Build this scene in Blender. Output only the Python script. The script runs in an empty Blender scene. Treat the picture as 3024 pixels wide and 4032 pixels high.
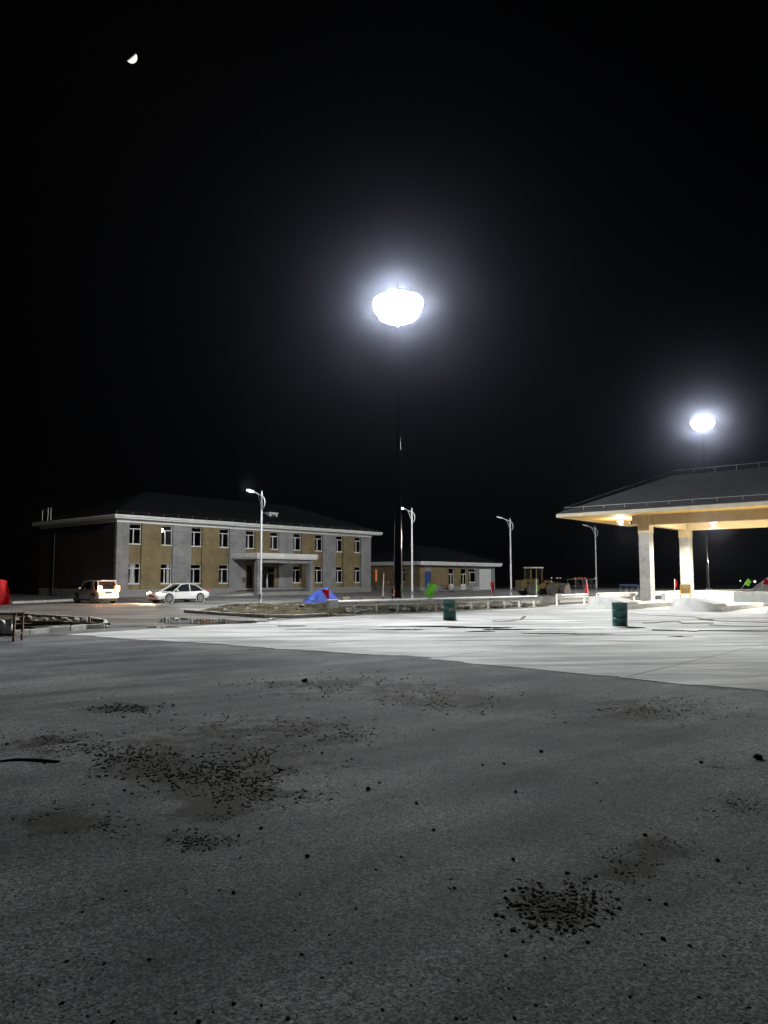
import bpy, bmesh, math, random
from mathutils import Vector, Matrix, noise
R = math.radians
scn = bpy.context.scene
rnd = random.Random(7)

# ------------------------------------------------------------------ camera, world, moonlight, exposure
F_PX = 2945.0                       # focal length in pixels of the 3024 x 4032 photograph
PITCH = math.atan((2277 - 2016) / F_PX)
CAM_H = 1.8
cam = bpy.data.cameras.new('camera')
cam.sensor_fit = 'VERTICAL'; cam.sensor_height = 36.0
cam.lens = F_PX / 4032 * 36.0
cam.clip_start = 0.1; cam.clip_end = 6000
camo = bpy.data.objects.new('camera', cam); scn.collection.objects.link(camo)
camo.location = (0, 0, CAM_H); camo.rotation_euler = (math.pi / 2 + PITCH, 0, 0)
scn.camera = camo

MOON_AZ, MOON_EL = R(-19.7), R(34.7)
world = bpy.data.worlds.new('World'); scn.world = world; world.use_nodes = True
nt = world.node_tree
bg = nt.nodes['Background']
sky = nt.nodes.new('ShaderNodeTexSky'); sky.sky_type = 'NISHITA'; sky.sun_disc = False
sky.sun_elevation = MOON_EL; sky.sun_rotation = MOON_AZ
nt.links.new(sky.outputs[0], bg.inputs[0]); bg.inputs[1].default_value = 0.00003
sun = bpy.data.lights.new('moonlight', 'SUN'); sun.energy = 0.0008; sun.angle = R(0.5); sun.color = (1, .96, .88)
suno = bpy.data.objects.new('moonlight', sun); scn.collection.objects.link(suno)
suno.rotation_euler = (math.pi / 2 - MOON_EL, 0, math.pi - MOON_AZ)

vs = scn.view_settings
vs.view_transform = 'Standard'; vs.look = 'None'; vs.gamma = 1; vs.use_curve_mapping = False
vs.exposure = 0.0
cy = scn.cycles
cy.max_bounces = 5; cy.diffuse_bounces = 3; cy.glossy_bounces = 3; cy.transmission_bounces = 4
cy.transparent_max_bounces = 8; cy.volume_bounces = 0
cy.caustics_reflective = False; cy.caustics_refractive = False
cy.sample_clamp_indirect = 4.0
cy.use_denoising = True

FLOOD_W = 58000.0
CANOPY_W = 12000.0

# ------------------------------------------------------------------ pixel -> place helpers
_c, _s = math.cos(PITCH), math.sin(PITCH)
def ray(x, y):
    a = (x - 1512) / F_PX; b = (2016 - y) / F_PX
    return Vector((a, _c - b * _s, _s + b * _c))
def G(x, y, z=0.0):                                  # where a pixel's ray meets the level z
    r = ray(x, y); t = (z - CAM_H) / r.z
    return Vector((r.x * t, r.y * t, z))
def AT(x, y, Y):                                     # a pixel's ray at ground distance Y
    r = ray(x, y); t = Y / r.y
    return Vector((r.x * t, Y, CAM_H + r.z * t))
U = Vector((0.6575, 0.7535, 0)); V = Vector((-0.7535, 0.6575, 0))      # the two directions of the site's grid
RZ = math.atan2(U.y, U.x)

# ------------------------------------------------------------------ object helpers
COL = scn.collection
class MB:
    def __init__(s): s.v = []; s.f = []
    def add(s, vs, fs):
        n = len(s.v); s.v += [tuple(p) for p in vs]; s.f += [tuple(i + n for i in f) for f in fs]; return s
    def box(s, x0, x1, y0, y1, z0, z1, M=None):
        vs = [Vector(p) for p in ((x0,y0,z0),(x1,y0,z0),(x1,y1,z0),(x0,y1,z0),(x0,y0,z1),(x1,y0,z1),(x1,y1,z1),(x0,y1,z1))]
        if M is not None: vs = [M @ p for p in vs]
        return s.add(vs, [(3,2,1,0),(4,5,6,7),(0,1,5,4),(1,2,6,5),(2,3,7,6),(3,0,4,7)])
    def hexa(s, vs):
        return s.add(vs, [(3,2,1,0),(4,5,6,7),(0,1,5,4),(1,2,6,5),(2,3,7,6),(3,0,4,7)])
    def tube(s, pts, rad, n=8, caps=True):
        pts = [Vector(p) for p in pts]; rs = rad if isinstance(rad, (list, tuple)) else [rad] * len(pts)
        base = len(s.v); prev = None
        for i, p in enumerate(pts):
            d = (pts[min(i + 1, len(pts) - 1)] - pts[max(i - 1, 0)]).normalized()
            if prev is None:
                a = d.orthogonal().normalized()
            else:
                a = (prev - d * prev.dot(d)).normalized()
            prev = a; b = d.cross(a)
            for k in range(n):
                t = 2 * math.pi * k / n
                s.v.append(tuple(p + (a * math.cos(t) + b * math.sin(t)) * rs[i]))
        for i in range(len(pts) - 1):
            for k in range(n):
                k2 = (k + 1) % n; o = base + i * n; q = o + n
                s.f.append((o + k, o + k2, q + k2, q + k))
        if caps:
            s.f.append(tuple(base + k for k in reversed(range(n))))
            s.f.append(tuple(base + (len(pts) - 1) * n + k for k in range(n)))
        return s
    def lathe(s, prof, n=20, M=None):
        base = len(s.v)
        for r, z in prof:
            for k in range(n):
                t = 2 * math.pi * k / n; p = Vector((r * math.cos(t), r * math.sin(t), z))
                s.v.append(tuple(M @ p if M is not None else p))
        for i in range(len(prof) - 1):
            for k in range(n):
                k2 = (k + 1) % n; o = base + i * n; q = o + n
                s.f.append((o + k, o + k2, q + k2, q + k))
        s.f.append(tuple(base + k for k in reversed(range(n))))
        s.f.append(tuple(base + (len(prof) - 1) * n + k for k in range(n)))
        return s
    def prism(s, poly, z0, z1):
        n = len(poly)
        vs = [(p[0], p[1], z0) for p in poly] + [(p[0], p[1], z1) for p in poly]
        fs = [tuple(reversed(range(n))), tuple(range(n, 2 * n))] + [(i, (i + 1) % n, n + (i + 1) % n, n + i) for i in range(n)]
        return s.add(vs, fs)
    def extr(s, poly, axis, a0, a1):                 # poly of 2 coords extruded along axis 'x' or 'y'
        n = len(poly)
        mk = (lambda a, p: (a, p[0], p[1])) if axis == 'x' else (lambda a, p: (p[0], a, p[1]))
        vs = [mk(a0, p) for p in poly] + [mk(a1, p) for p in poly]
        fs = [tuple(reversed(range(n))), tuple(range(n, 2 * n))] + [(i, (i + 1) % n, n + (i + 1) % n, n + i) for i in range(n)]
        return s.add(vs, fs)
    def rock(s, c, r, seed, sub=1, sq=0.7):
        bm = bmesh.new(); bmesh.ops.create_icosphere(bm, subdivisions=sub, radius=1)
        n = len(s.v); off = Vector((seed * 3.1, seed * 1.7, seed * 0.9))
        for v in bm.verts:
            k = 1 + 0.55 * noise.noise(v.co * 1.3 + off)
            s.v.append((c[0] + v.co.x * r * k, c[1] + v.co.y * r * k, c[2] + v.co.z * r * k * sq))
        for f in bm.faces: s.f.append(tuple(n + v.index for v in f.verts))
        bm.free(); return s
    def build(s, name, m, parent=None, smooth=False, bevel=0.0):
        me = bpy.data.meshes.new(name); me.from_pydata(s.v, [], s.f); me.update()
        bm = bmesh.new(); bm.from_mesh(me); bmesh.ops.recalc_face_normals(bm, faces=bm.faces); bm.to_mesh(me); bm.free()
        o = bpy.data.objects.new(name, me); COL.objects.link(o)
        if m is not None: me.materials.append(m)
        if smooth:
            for p in me.polygons: p.use_smooth = True
            if smooth != 'all':
                me.set_sharp_from_angle(angle=R(38))
        if bevel:
            b = o.modifiers.new('bevel', 'BEVEL'); b.width = bevel; b.segments = 2; b.limit_method = 'ANGLE'
        if parent is not None: o.parent = parent
        return o

def tag(o, label=None, cat=None, group=None, kind=None):
    if label: o['label'] = label
    if cat: o['category'] = cat
    if group: o['group'] = group
    if kind: o['kind'] = kind
    return o
def thing(name, label, cat, loc=(0, 0, 0), rz=0.0, group=None):
    o = bpy.data.objects.new(name, None); COL.objects.link(o); o.empty_display_size = 0.3
    o.location = (loc[0], loc[1], loc[2] if len(loc) > 2 else 0); o.rotation_euler = (0, 0, rz)
    return tag(o, label, cat, group)
def copy_obj(o, parent=None, loc=None, rot=None):
    c = o.copy(); COL.objects.link(c)
    if parent is not None: c.parent = parent
    if loc is not None: c.location = loc
    if rot is not None: c.rotation_euler = rot
    return c
def copy_tree(o, parent=None):
    c = o.copy(); COL.objects.link(c); c.parent = parent
    for ch in list(o.children): copy_tree(ch, c)
    return c
def lamp(name, typ, watts, loc, parent=None, radius=0.1, color=(1, 1, 1), rot=None, **kw):
    l = bpy.data.lights.new(name, typ); l.energy = watts; l.color = color
    if typ in ('POINT', 'SPOT'): l.shadow_soft_size = radius
    for k, v in kw.items(): setattr(l, k, v)
    o = bpy.data.objects.new(name, l); COL.objects.link(o); o.location = loc
    if rot: o.rotation_euler = rot
    if parent is not None: o.parent = parent
    return o

# ------------------------------------------------------------------ materials
def mat(name, col, rough=0.7, metal=0.0, var=0.15, scale=3.0, bump=0.0, bscale=30.0, col2=None, detail=5.0, stretch=None, spec=0.5, coat=0.0):
    m = bpy.data.materials.new(name); m.use_nodes = True
    t = m.node_tree; b = t.nodes['Principled BSDF']
    b.inputs['Roughness'].default_value = rough; b.inputs['Metallic'].default_value = metal
    b.inputs['Specular IOR Level'].default_value = spec; b.inputs['Coat Weight'].default_value = coat
    tc = t.nodes.new('ShaderNodeTexCoord'); src = tc.outputs['Object']
    if stretch:
        mp = t.nodes.new('ShaderNodeMapping'); mp.inputs['Scale'].default_value = stretch
        t.links.new(src, mp.inputs[0]); src = mp.outputs[0]
    n = t.nodes.new('ShaderNodeTexNoise'); n.inputs['Scale'].default_value = scale; n.inputs['Detail'].default_value = detail
    n.inputs['Roughness'].default_value = 0.62
    t.links.new(src, n.inputs['Vector'])
    r = t.nodes.new('ShaderNodeValToRGB')
    c2 = col2 if col2 else tuple(min(1, k * (1 + var)) for k in col)
    c1 = col if col2 else tuple(k * (1 - var) for k in col)
    r.color_ramp.elements[0].position = 0.32; r.color_ramp.elements[1].position = 0.68
    r.color_ramp.elements[0].color = (*c1, 1); r.color_ramp.elements[1].color = (*c2, 1)
    t.links.new(n.outputs['Fac'], r.inputs[0]); t.links.new(r.outputs[0], b.inputs['Base Color'])
    if bump:
        n2 = t.nodes.new('ShaderNodeTexNoise'); n2.inputs['Scale'].default_value = bscale; n2.inputs['Detail'].default_value = 4
        t.links.new(src, n2.inputs['Vector'])
        bp = t.nodes.new('ShaderNodeBump'); bp.inputs['Strength'].default_value = bump; bp.inputs['Distance'].default_value = 0.02
        t.links.new(n2.outputs['Fac'], bp.inputs['Height']); t.links.new(bp.outputs[0], b.inputs['Normal'])
    return m
def emit(name, col, strength):
    m = bpy.data.materials.new(name); m.use_nodes = True
    b = m.node_tree.nodes['Principled BSDF']
    b.inputs['Base Color'].default_value = (*[0.8 * k for k in col], 1)
    b.inputs['Emission Color'].default_value = (*col, 1); b.inputs['Emission Strength'].default_value = strength
    return m
def brickmat(name, c1, c2, mortar, bw, bh, ms=0.02, rough=0.85, axes='xz', bump=0.4):
    m = bpy.data.materials.new(name); m.use_nodes = True
    t = m.node_tree; b = t.nodes['Principled BSDF']; b.inputs['Roughness'].default_value = rough; b.inputs['Specular IOR Level'].default_value = .15
    tc = t.nodes.new('ShaderNodeTexCoord'); sp = t.nodes.new('ShaderNodeSeparateXYZ'); cb = t.nodes.new('ShaderNodeCombineXYZ')
    t.links.new(tc.outputs['Object'], sp.inputs[0])
    ad = t.nodes.new('ShaderNodeMath'); ad.operation = 'ADD'
    t.links.new(sp.outputs['X'], ad.inputs[0]); t.links.new(sp.outputs['Y'], ad.inputs[1])
    t.links.new(ad.outputs[0], cb.inputs['X']); t.links.new(sp.outputs['Z'], cb.inputs['Y'])
    br = t.nodes.new('ShaderNodeTexBrick'); br.inputs['Scale'].default_value = 1.0
    br.inputs['Brick Width'].default_value = bw; br.inputs['Row Height'].default_value = bh
    br.inputs['Mortar Size'].default_value = ms; br.inputs['Mortar Smooth'].default_value = 0.2
    br.inputs['Color1'].default_value = (*c1, 1); br.inputs['Color2'].default_value = (*c2, 1); br.inputs['Mortar'].default_value = (*mortar, 1)
    t.links.new(cb.outputs[0], br.inputs['Vector'])
    n = t.nodes.new('ShaderNodeTexNoise'); n.inputs['Scale'].default_value = 0.8; n.inputs['Detail'].default_value = 6
    t.links.new(tc.outputs['Object'], n.inputs['Vector'])
    mr = t.nodes.new('ShaderNodeMapRange'); mr.inputs[1].default_value = .3; mr.inputs[2].default_value = .7; mr.inputs[3].default_value = .72; mr.inputs[4].default_value = 1.15
    t.links.new(n.outputs['Fac'], mr.inputs[0])
    mx = t.nodes.new('ShaderNodeMix'); mx.data_type = 'RGBA'; mx.blend_type = 'MULTIPLY'; mx.inputs[0].default_value = 1
    t.links.new(br.outputs['Color'], mx.inputs[6]); t.links.new(mr.outputs[0], mx.inputs[7]); t.links.new(mx.outputs[2], b.inputs['Base Color'])
    bp = t.nodes.new('ShaderNodeBump'); bp.inputs['Strength'].default_value = bump; bp.inputs['Distance'].default_value = 0.02; bp.invert = True
    t.links.new(br.outputs['Fac'], bp.inputs['Height']); t.links.new(bp.outputs[0], b.inputs['Normal'])
    return m
def glassmat(name, tint=(.90, .92, .94), mixf=0.35):
    m = bpy.data.materials.new(name); m.use_nodes = True; t = m.node_tree
    t.nodes.remove(t.nodes['Principled BSDF']); out = t.nodes['Material Output']
    tr = t.nodes.new('ShaderNodeBsdfTransparent'); tr.inputs[0].default_value = (*tint, 1)
    gl = t.nodes.new('ShaderNodeBsdfGlossy'); gl.inputs['Roughness'].default_value = 0.03; gl.inputs[0].default_value = (.8, .85, .9, 1)
    lw = t.nodes.new('ShaderNodeFresnel'); lw.inputs[0].default_value = 1.5
    mx = t.nodes.new('ShaderNodeMixShader')
    t.links.new(lw.outputs[0], mx.inputs[0]); t.links.new(tr.outputs[0], mx.inputs[1]); t.links.new(gl.outputs[0], mx.inputs[2]); t.links.new(mx.outputs[0], out.inputs[0])
    return m

def ground_mat(name, dark, light, patch, rough, speck, wet=False, stretch=(1, 1, 1), bump=0.6, fine=55.0, dirt=None):
    """mineral surface: broad blotches, drag streaks, fine aggregate with relief; optionally wet streaks"""
    m = bpy.data.materials.new(name); m.use_nodes = True; t = m.node_tree; b = t.nodes['Principled BSDF']
    tc = t.nodes.new('ShaderNodeTexCoord'); src = tc.outputs['Object']
    def nz(scale, detail=5, st=None, rgh=.6, rot=0.0):
        n = t.nodes.new('ShaderNodeTexNoise'); n.inputs['Scale'].default_value = scale; n.inputs['Detail'].default_value = detail; n.inputs['Roughness'].default_value = rgh
        s_ = src
        if st:
            m0 = t.nodes.new('ShaderNodeMapping'); m0.inputs['Rotation'].default_value = (0, 0, R(-rot)); t.links.new(src, m0.inputs[0])
            mp = t.nodes.new('ShaderNodeMapping'); mp.inputs['Scale'].default_value = st; t.links.new(m0.outputs[0], mp.inputs[0]); s_ = mp.outputs[0]
        t.links.new(s_, n.inputs['Vector']); return n.outputs['Fac']
    def ramp(fac, a, bb, ca, cb_):
        r = t.nodes.new('ShaderNodeMapRange'); r.inputs[1].default_value = a; r.inputs[2].default_value = bb; r.inputs[3].default_value = ca; r.inputs[4].default_value = cb_
        t.links.new(fac, r.inputs[0]); return r.outputs[0]
    def mix(f, a, b_, mode='MIX'):
        x = t.nodes.new('ShaderNodeMix'); x.data_type = 'RGBA'; x.blend_type = mode
        if isinstance(f, float): x.inputs[0].default_value = f
        else: t.links.new(f, x.inputs[0])
        for i, q in ((6, a), (7, b_)):
            if isinstance(q, tuple): x.inputs[i].default_value = (*q, 1)
            else: t.links.new(q, x.inputs[i])
        return x.outputs[2]
    blot = nz(patch, 7); streak = nz(0.6, 7, stretch, .6, 36 if dirt else 8)
    c = mix(ramp(blot, .40, .60, 0, 1), dark, light)
    if dirt:
        dn2 = nz(5.0, 7, None, .75); at_ = t.nodes.new('ShaderNodeAttribute'); at_.attribute_name = 'dirt'
        sm = t.nodes.new('ShaderNodeMath'); sm.operation = 'MULTIPLY_ADD'; sm.inputs[1].default_value = 1.4; t.links.new(dn2, sm.inputs[0]); t.links.new(at_.outputs['Fac'], sm.inputs[2])
        c = mix(ramp(sm.outputs[0], .98, 1.20, 0, .9), c, dirt)
    sfac = ramp(streak, .36, .64, .62, 1.36)
    c = mix(1.0, c, sfac, 'MULTIPLY')
    vo = t.nodes.new('ShaderNodeTexVoronoi'); vo.inputs['Scale'].default_value = fine; t.links.new(src, vo.inputs['Vector'])   # each grain of aggregate has its own tone
    vs_ = t.nodes.new('ShaderNodeSeparateColor'); t.links.new(vo.outputs['Color'], vs_.inputs[0])
    c = mix(1.0, c, ramp(vs_.outputs[0], 0, 1, 1 - speck, 1 + speck), 'MULTIPLY')
    c = mix(1.0, c, ramp(nz(fine * .45, 4, None, .7), .3, .7, 1 - speck * .6, 1 + speck * .6), 'MULTIPLY')
    t.links.new(c, b.inputs['Base Color'])
    b.inputs['Roughness'].default_value = rough; b.inputs['Specular IOR Level'].default_value = .12
    if wet:
        w = nz(0.9, 6, (0.16, 1.1, 1)); wf = ramp(w, .55, .66, 0, 1)
        c2 = mix(wf, c, mix(1.0, c, (.45, .45, .45), 'MULTIPLY')); t.links.new(c2, b.inputs['Base Color'])
        t.links.new(ramp(w, .56, .68, rough, .62), b.inputs['Roughness'])
    ad = t.nodes.new('ShaderNodeMath'); ad.operation = 'MULTIPLY_ADD'; ad.inputs[1].default_value = .5
    t.links.new(nz(fine * .3, 5), ad.inputs[0]); t.links.new(vs_.outputs[1], ad.inputs[2])
    bp = t.nodes.new('ShaderNodeBump'); bp.inputs['Strength'].default_value = bump; bp.inputs['Distance'].default_value = 0.012
    t.links.new(ad.outputs[0], bp.inputs['Height']); t.links.new(bp.outputs[0], b.inputs['Normal'])
    return m

M = {}
M['asphalt'] = ground_mat('dusty_asphalt', (.070, .073, .074), (.150, .152, .152), .28, .88, .72, stretch=(.35, 1.6, 1), bump=.5, fine=85, dirt=(.028, .026, .020))
M['road'] = ground_mat('side_road_asphalt', (.10, .09, .082), (.16, .15, .14), .25, .55, .25, stretch=(.3, 1.2, 1), bump=.4)
M['earth'] = ground_mat('far_earth', (.05, .045, .04), (.09, .08, .07), .1, .95, .3)
M['concrete'] = ground_mat('pale_concrete', (.30, .30, .295), (.45, .45, .44), .16, .75, .10, wet=True, stretch=(.25, 1.8, 1), bump=.12, fine=30)
M['forecourt'] = ground_mat('forecourt_concrete', (.15, .15, .145), (.26, .255, .245), .3, .75, .15, stretch=(.4, 1.2, 1), bump=.25, fine=30)
M['soil'] = ground_mat('dug_soil', (.026, .023, .015), (.085, .073, .045), 1.6, .95, .5, stretch=(1, 1, 1), bump=.9, fine=22)
M['clod'] = mat('dark_gravel', (.085, .080, .070), .95, spec=.1, var=.45, scale=9)
M['grit'] = mat('pale_grit', (.22, .22, .21), .95, spec=.1, var=.4, scale=9)
M['lump'] = mat('dark_asphalt_lump', (.02, .02, .019), .95, var=.4, scale=20, bump=.6)
M['rubble'] = mat('rubble_stone', (.18, .17, .155), .9, var=.35, scale=3, bump=.6, bscale=12)
M['kerb'] = mat('kerb_concrete', (.36, .35, .33), .85, var=.25, scale=4, bump=.3)
M['precast'] = mat('precast_concrete', (.40, .40, .385), .8, var=.14, scale=2.2, bump=.25, bscale=25)
M['white_steel'] = mat('galvanised_white_steel', (.74, .74, .72), .45, metal=.0, var=.08, scale=2)
M['dull_steel'] = mat('dull_galvanised_steel', (.26, .26, .26), .6, metal=.2)
M['pole_paint'] = mat('white_pole_paint', (.36, .37, .38), .45, var=.08, scale=2)
M['mast'] = mat('polished_mast_steel', (.42, .42, .43), .07, metal=1.0, var=.1, scale=2)
M['grey_brick'] = brickmat('grey_brick', (.29, .28, .285), (.18, .175, .18), (.35, .35, .34), .24, .075, .012)
M['ochre_brick'] = brickmat('ochre_brick', (.29, .225, .115), (.215, .165, .078), (.19, .155, .095), .24, .075, .010)
M['shaded_brick'] = brickmat('brick_toned_for_shade', (.045, .035, .025), (.036, .028, .02), (.03, .025, .02), .24, .075, .010)  # shade of the office end wall put into its brick colour
M['plinth'] = mat('pale_stone_block', (.27, .265, .255), .85, var=.22, scale=2.5, bump=.4, bscale=14)
M['mortar'] = mat('plinth_mortar', (.10, .10, .095), .95)
M['white_paint'] = mat('white_cornice_paint', (.70, .70, .68), .6, var=.10, scale=1.5)
M['pvc'] = mat('white_window_frame', (.66, .66, .64), .4, var=.05)
M['roof'] = brickmat('dark_roof_tile', (.009, .0095, .010), (.012, .0125, .013), (.006, .006, .006), .33, .17, .02, rough=.8, bump=.8)
M['canopy_roof'] = brickmat('grey_roof_sheet', (.030, .031, .033), (.036, .037, .039), (.020, .020, .021), .42, .16, .012, rough=.75, bump=.5)
M['soffit'] = mat('ochre_soffit_board', (.55, .34, .075), .7, var=.08, scale=1.2)
M['beam'] = mat('beige_beam', (.34, .27, .15), .8, var=.14, scale=1.6, bump=.2)
M['fascia'] = mat('pale_grey_fascia', (.24, .22, .16), .75, var=.12, scale=2)
M['column_brick'] = mat('pale_column_brick', (.235, .23, .22), .85, var=.30, scale=1.3, bump=.3)
M['column_mortar'] = mat('column_mortar', (.09, .087, .08), .95)
M['glass'] = glassmat('window_glass')
M['car_glass'] = mat('car_glass', (.012, .014, .016), .06, var=.05)
M['interior'] = mat('bare_interior', (.12, .115, .11), .9)
M['curtain'] = mat('cream_curtain', (.72, .68, .60), .85, var=.08, scale=6)
M['dark_metal'] = mat('dark_metal', (.045, .045, .048), .5, metal=.5)
M['black'] = mat('black_plastic', (.012, .012, .012), .45)
M['rubber'] = mat('tyre_rubber', (.016, .016, .016), .8)
M['alloy'] = mat('alloy_rim', (.55, .55, .56), .3, metal=.8)
M['car_white'] = mat('white_car_paint', (.58, .58, .575), .25, var=.03, coat=.6)
M['door_brown'] = mat('brown_door_frame', (.07, .05, .035), .5)
M['blue_door'] = mat('blue_door_paint', (.025, .075, .24), .5, var=.2)
M['blue_tarp'] = mat('blue_tarpaulin', (.02, .055, .29), .6, var=.25, scale=2.5, bump=.5, bscale=6)
M['dark_blue_cover'] = mat('dark_blue_cover', (.014, .034, .11), .6, var=.3)
M['red_cloth'] = mat('red_flag_cloth', (.62, .012, .02), .75, var=.15, scale=5)
M['green_cloth'] = mat('green_flag_cloth', (.34, .80, .10), .75, var=.2, scale=5)
for k_ in ('red_cloth', 'green_cloth'):                # thin cloth lets light through
    t_n = M[k_].node_tree; pb = t_n.nodes['Principled BSDF']; tl_ = t_n.nodes.new('ShaderNodeBsdfTranslucent'); mx_ = t_n.nodes.new('ShaderNodeMixShader'); mx_.inputs[0].default_value = .5
    src_ = pb.inputs['Base Color'].links[0].from_socket; t_n.links.new(src_, tl_.inputs[0])
    t_n.links.new(pb.outputs[0], mx_.inputs[1]); t_n.links.new(tl_.outputs[0], mx_.inputs[2]); t_n.links.new(mx_.outputs[0], t_n.nodes['Material Output'].inputs[0])
M['drum'] = mat('green_drum_paint', (.012, .085, .07), .5, col2=(.03, .14, .12), scale=3.2, bump=.25, bscale=9)
M['rust'] = mat('worn_drum_paint', (.16, .19, .18), .7, var=.5, scale=9)
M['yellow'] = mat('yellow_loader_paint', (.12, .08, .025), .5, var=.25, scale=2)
M['wood'] = mat('weathered_wood', (.17, .125, .085), .85, var=.3, scale=4, stretch=(1, 8, 8))
M['pale_wood'] = mat('pale_wood', (.36, .32, .26), .85, var=.25, scale=4)
M['brown_steel'] = mat('rusty_brown_steel', (.12, .075, .055), .8, var=.4, scale=8)
M['orange'] = mat('orange_board_paint', (.55, .26, .04), .55, var=.2)
M['sack'] = mat('white_woven_sack', (.50, .52, .50), .85, var=.2, scale=8, bump=.4)
M['cable'] = mat('black_cable', (.02, .02, .02), .6)
M['water'] = mat('puddle_water', (.03, .03, .03), .04, var=.05)
M['plant'] = mat('dry_weeds', (.09, .085, .035), .9, var=.4, scale=4)
M['tape_red'] = mat('red_reflective', (.5, .02, .02), .3)
M['grille'] = mat('loader_grille', (.10, .09, .08), .7)
M['tyre_dusty'] = mat('dusty_tyre', (.085, .08, .07), .9, var=.3)
E_flood = emit('flood_lens', (1, 1, 1), 60)
E_down = emit('downlight_lens', (1, .93, .78), 16)
E_street = emit('street_lamp_lens', (.95, 1, 1), 40)
E_head = emit('head_lamp', (1, .74, .46), 60)
E_fog = emit('fog_lamp', (1, .60, .30), 22)
E_tail = emit('tail_lamp', (1, .34, .08), 40)
E_globe = emit('glowing_globe', (1, .98, .92), 14)
E_orange = emit('lit_orange_doorway', (1, .30, .08), .28)
E_red = emit('red_beacon', (1, .14, .08), 2.5)
E_white = emit('far_white_lamp', (1, .92, .85), 2.5)

# ================================================================== SETTING
def sheet(name, poly, z, m, kind='structure'):
    mb = MB(); mb.add([(p[0], p[1], z) for p in poly], [tuple(range(len(poly)))])
    o = mb.build(name, m); o.data.update(); return tag(o, kind=kind)
sheet('ground', [(-900, -60), (900, -60), (900, 1500), (-900, 1500)], -0.02, M['earth'])
PATCHES = [(2200, 3560, 230, 110, 620, .006, .022), (2420, 3420, 240, 90, 200, .005, .014), (2600, 3330, 150, 50, 90, .005, .013),
        (560, 2980, 320, 80, 700, .009, .028), (850, 3040, 300, 80, 900, .009, .028), (1150, 2990, 240, 60, 420, .009, .024), (480, 2785, 170, 26, 300, .012, .034),
        (1000, 3130, 330, 60, 420, .008, .022), (700, 3310, 200, 45, 240, .007, .018), (250, 3230, 220, 70, 300, .007, .018), (180, 2920, 240, 50, 320, .010, .024),
        (1000, 2860, 420, 60, 400, .011, .026), (1300, 2700, 520, 50, 480, .014, .034), (1780, 2760, 300, 50, 260, .013, .028), (2580, 2790, 420, 60, 420, .010, .025),
        (2800, 3000, 160, 30, 130, .008, .02), (2900, 3170, 180, 40, 130, .007, .017), (820, 3300, 180, 30, 130, .007, .016), (800, 3210, 200, 30, 100, .007, .016), (1250, 2890, 300, 40, 260, .01, .024)]
def asphalt_sheet():
    x0, x1, y0, y1, st = -13.0, 13.0, 1.6, 26.0, .10
    nx, ny = round((x1 - x0) / st), round((y1 - y0) / st); z = -.008
    mb = MB(); mb.v = [(x0 + i * st, y0 + k * st, z) for i in range(nx + 1) for k in range(ny + 1)]
    mb.f = [(i * (ny + 1) + k, (i + 1) * (ny + 1) + k, (i + 1) * (ny + 1) + k + 1, i * (ny + 1) + k + 1) for i in range(nx) for k in range(ny)]
    n_ = len(mb.v)
    for poly in ([(-60, -12), (60, -12), (60, y0), (-60, y0)], [(-60, y0), (x0, y0), (x0, y1), (-60, y1)], [(x1, y0), (60, y0), (60, 8), (28, y1), (x1, y1)], [(-60, y1), (28, y1), (4, 34), (-2, 36), (-12, 46), (-24, 60), (-60, 60)]):
        mb.add([(a, b, z) for a, b in poly], [tuple(range(len(poly)))])
    o = mb.build('asphalt_road', M['asphalt']); tag(o, kind='structure')
    at_ = o.data.attributes.new('dirt', 'FLOAT', 'POINT'); vals = [0.0] * len(mb.v)
    el = []
    for (cx, cy_, rx, ry, *_r) in PATCHES:
        c0 = G(cx, cy_); ex = (G(cx + rx, cy_) - c0).length; ey = abs(G(cx, cy_ - ry).y - G(cx, cy_ + ry).y) / 2
        el.append((c0.x, c0.y, ex * .85, ey * .85))
    for idx in range(n_):
        x, y, _z = mb.v[idx]; v_ = 0
        for (a, b, ex, ey) in el:
            q = ((x - a) / ex) ** 2 + ((y - b) / ey) ** 2
            if q < 5: v_ += math.exp(-q * .8)
        if v_ > .01: v_ = .62 * min(1, v_) * (.75 + .6 * noise.noise(Vector((x * 1.1, y * 1.1, 4))) + .4 * noise.noise(Vector((x * 3, y * 3, 1))))
        vals[idx] = max(0, min(1, v_))
    at_.data.foreach_set('value', vals)
asphalt_sheet()
sheet('side_road', [(-60, 44), (-17, 32.5), (-8.5, 28.5), (2, 30.5), (-4, 40), (-8, 58), (-24, 70), (-60, 100)], -0.004, M['road'])
fc = [Vector((-10.3, 40.5, 0)), Vector((-6, 40, 0)), Vector((0, 43, 0)), Vector((9, 51, 0)), Vector((30, 74, 0)), Vector((60, 110, 0)), Vector((40, 140, 0)), Vector((-12, 110, 0)), Vector((-26, 71, 0)), Vector((-18, 58, 0))]
sheet('forecourt', fc, 0.0, M['forecourt'])

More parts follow.
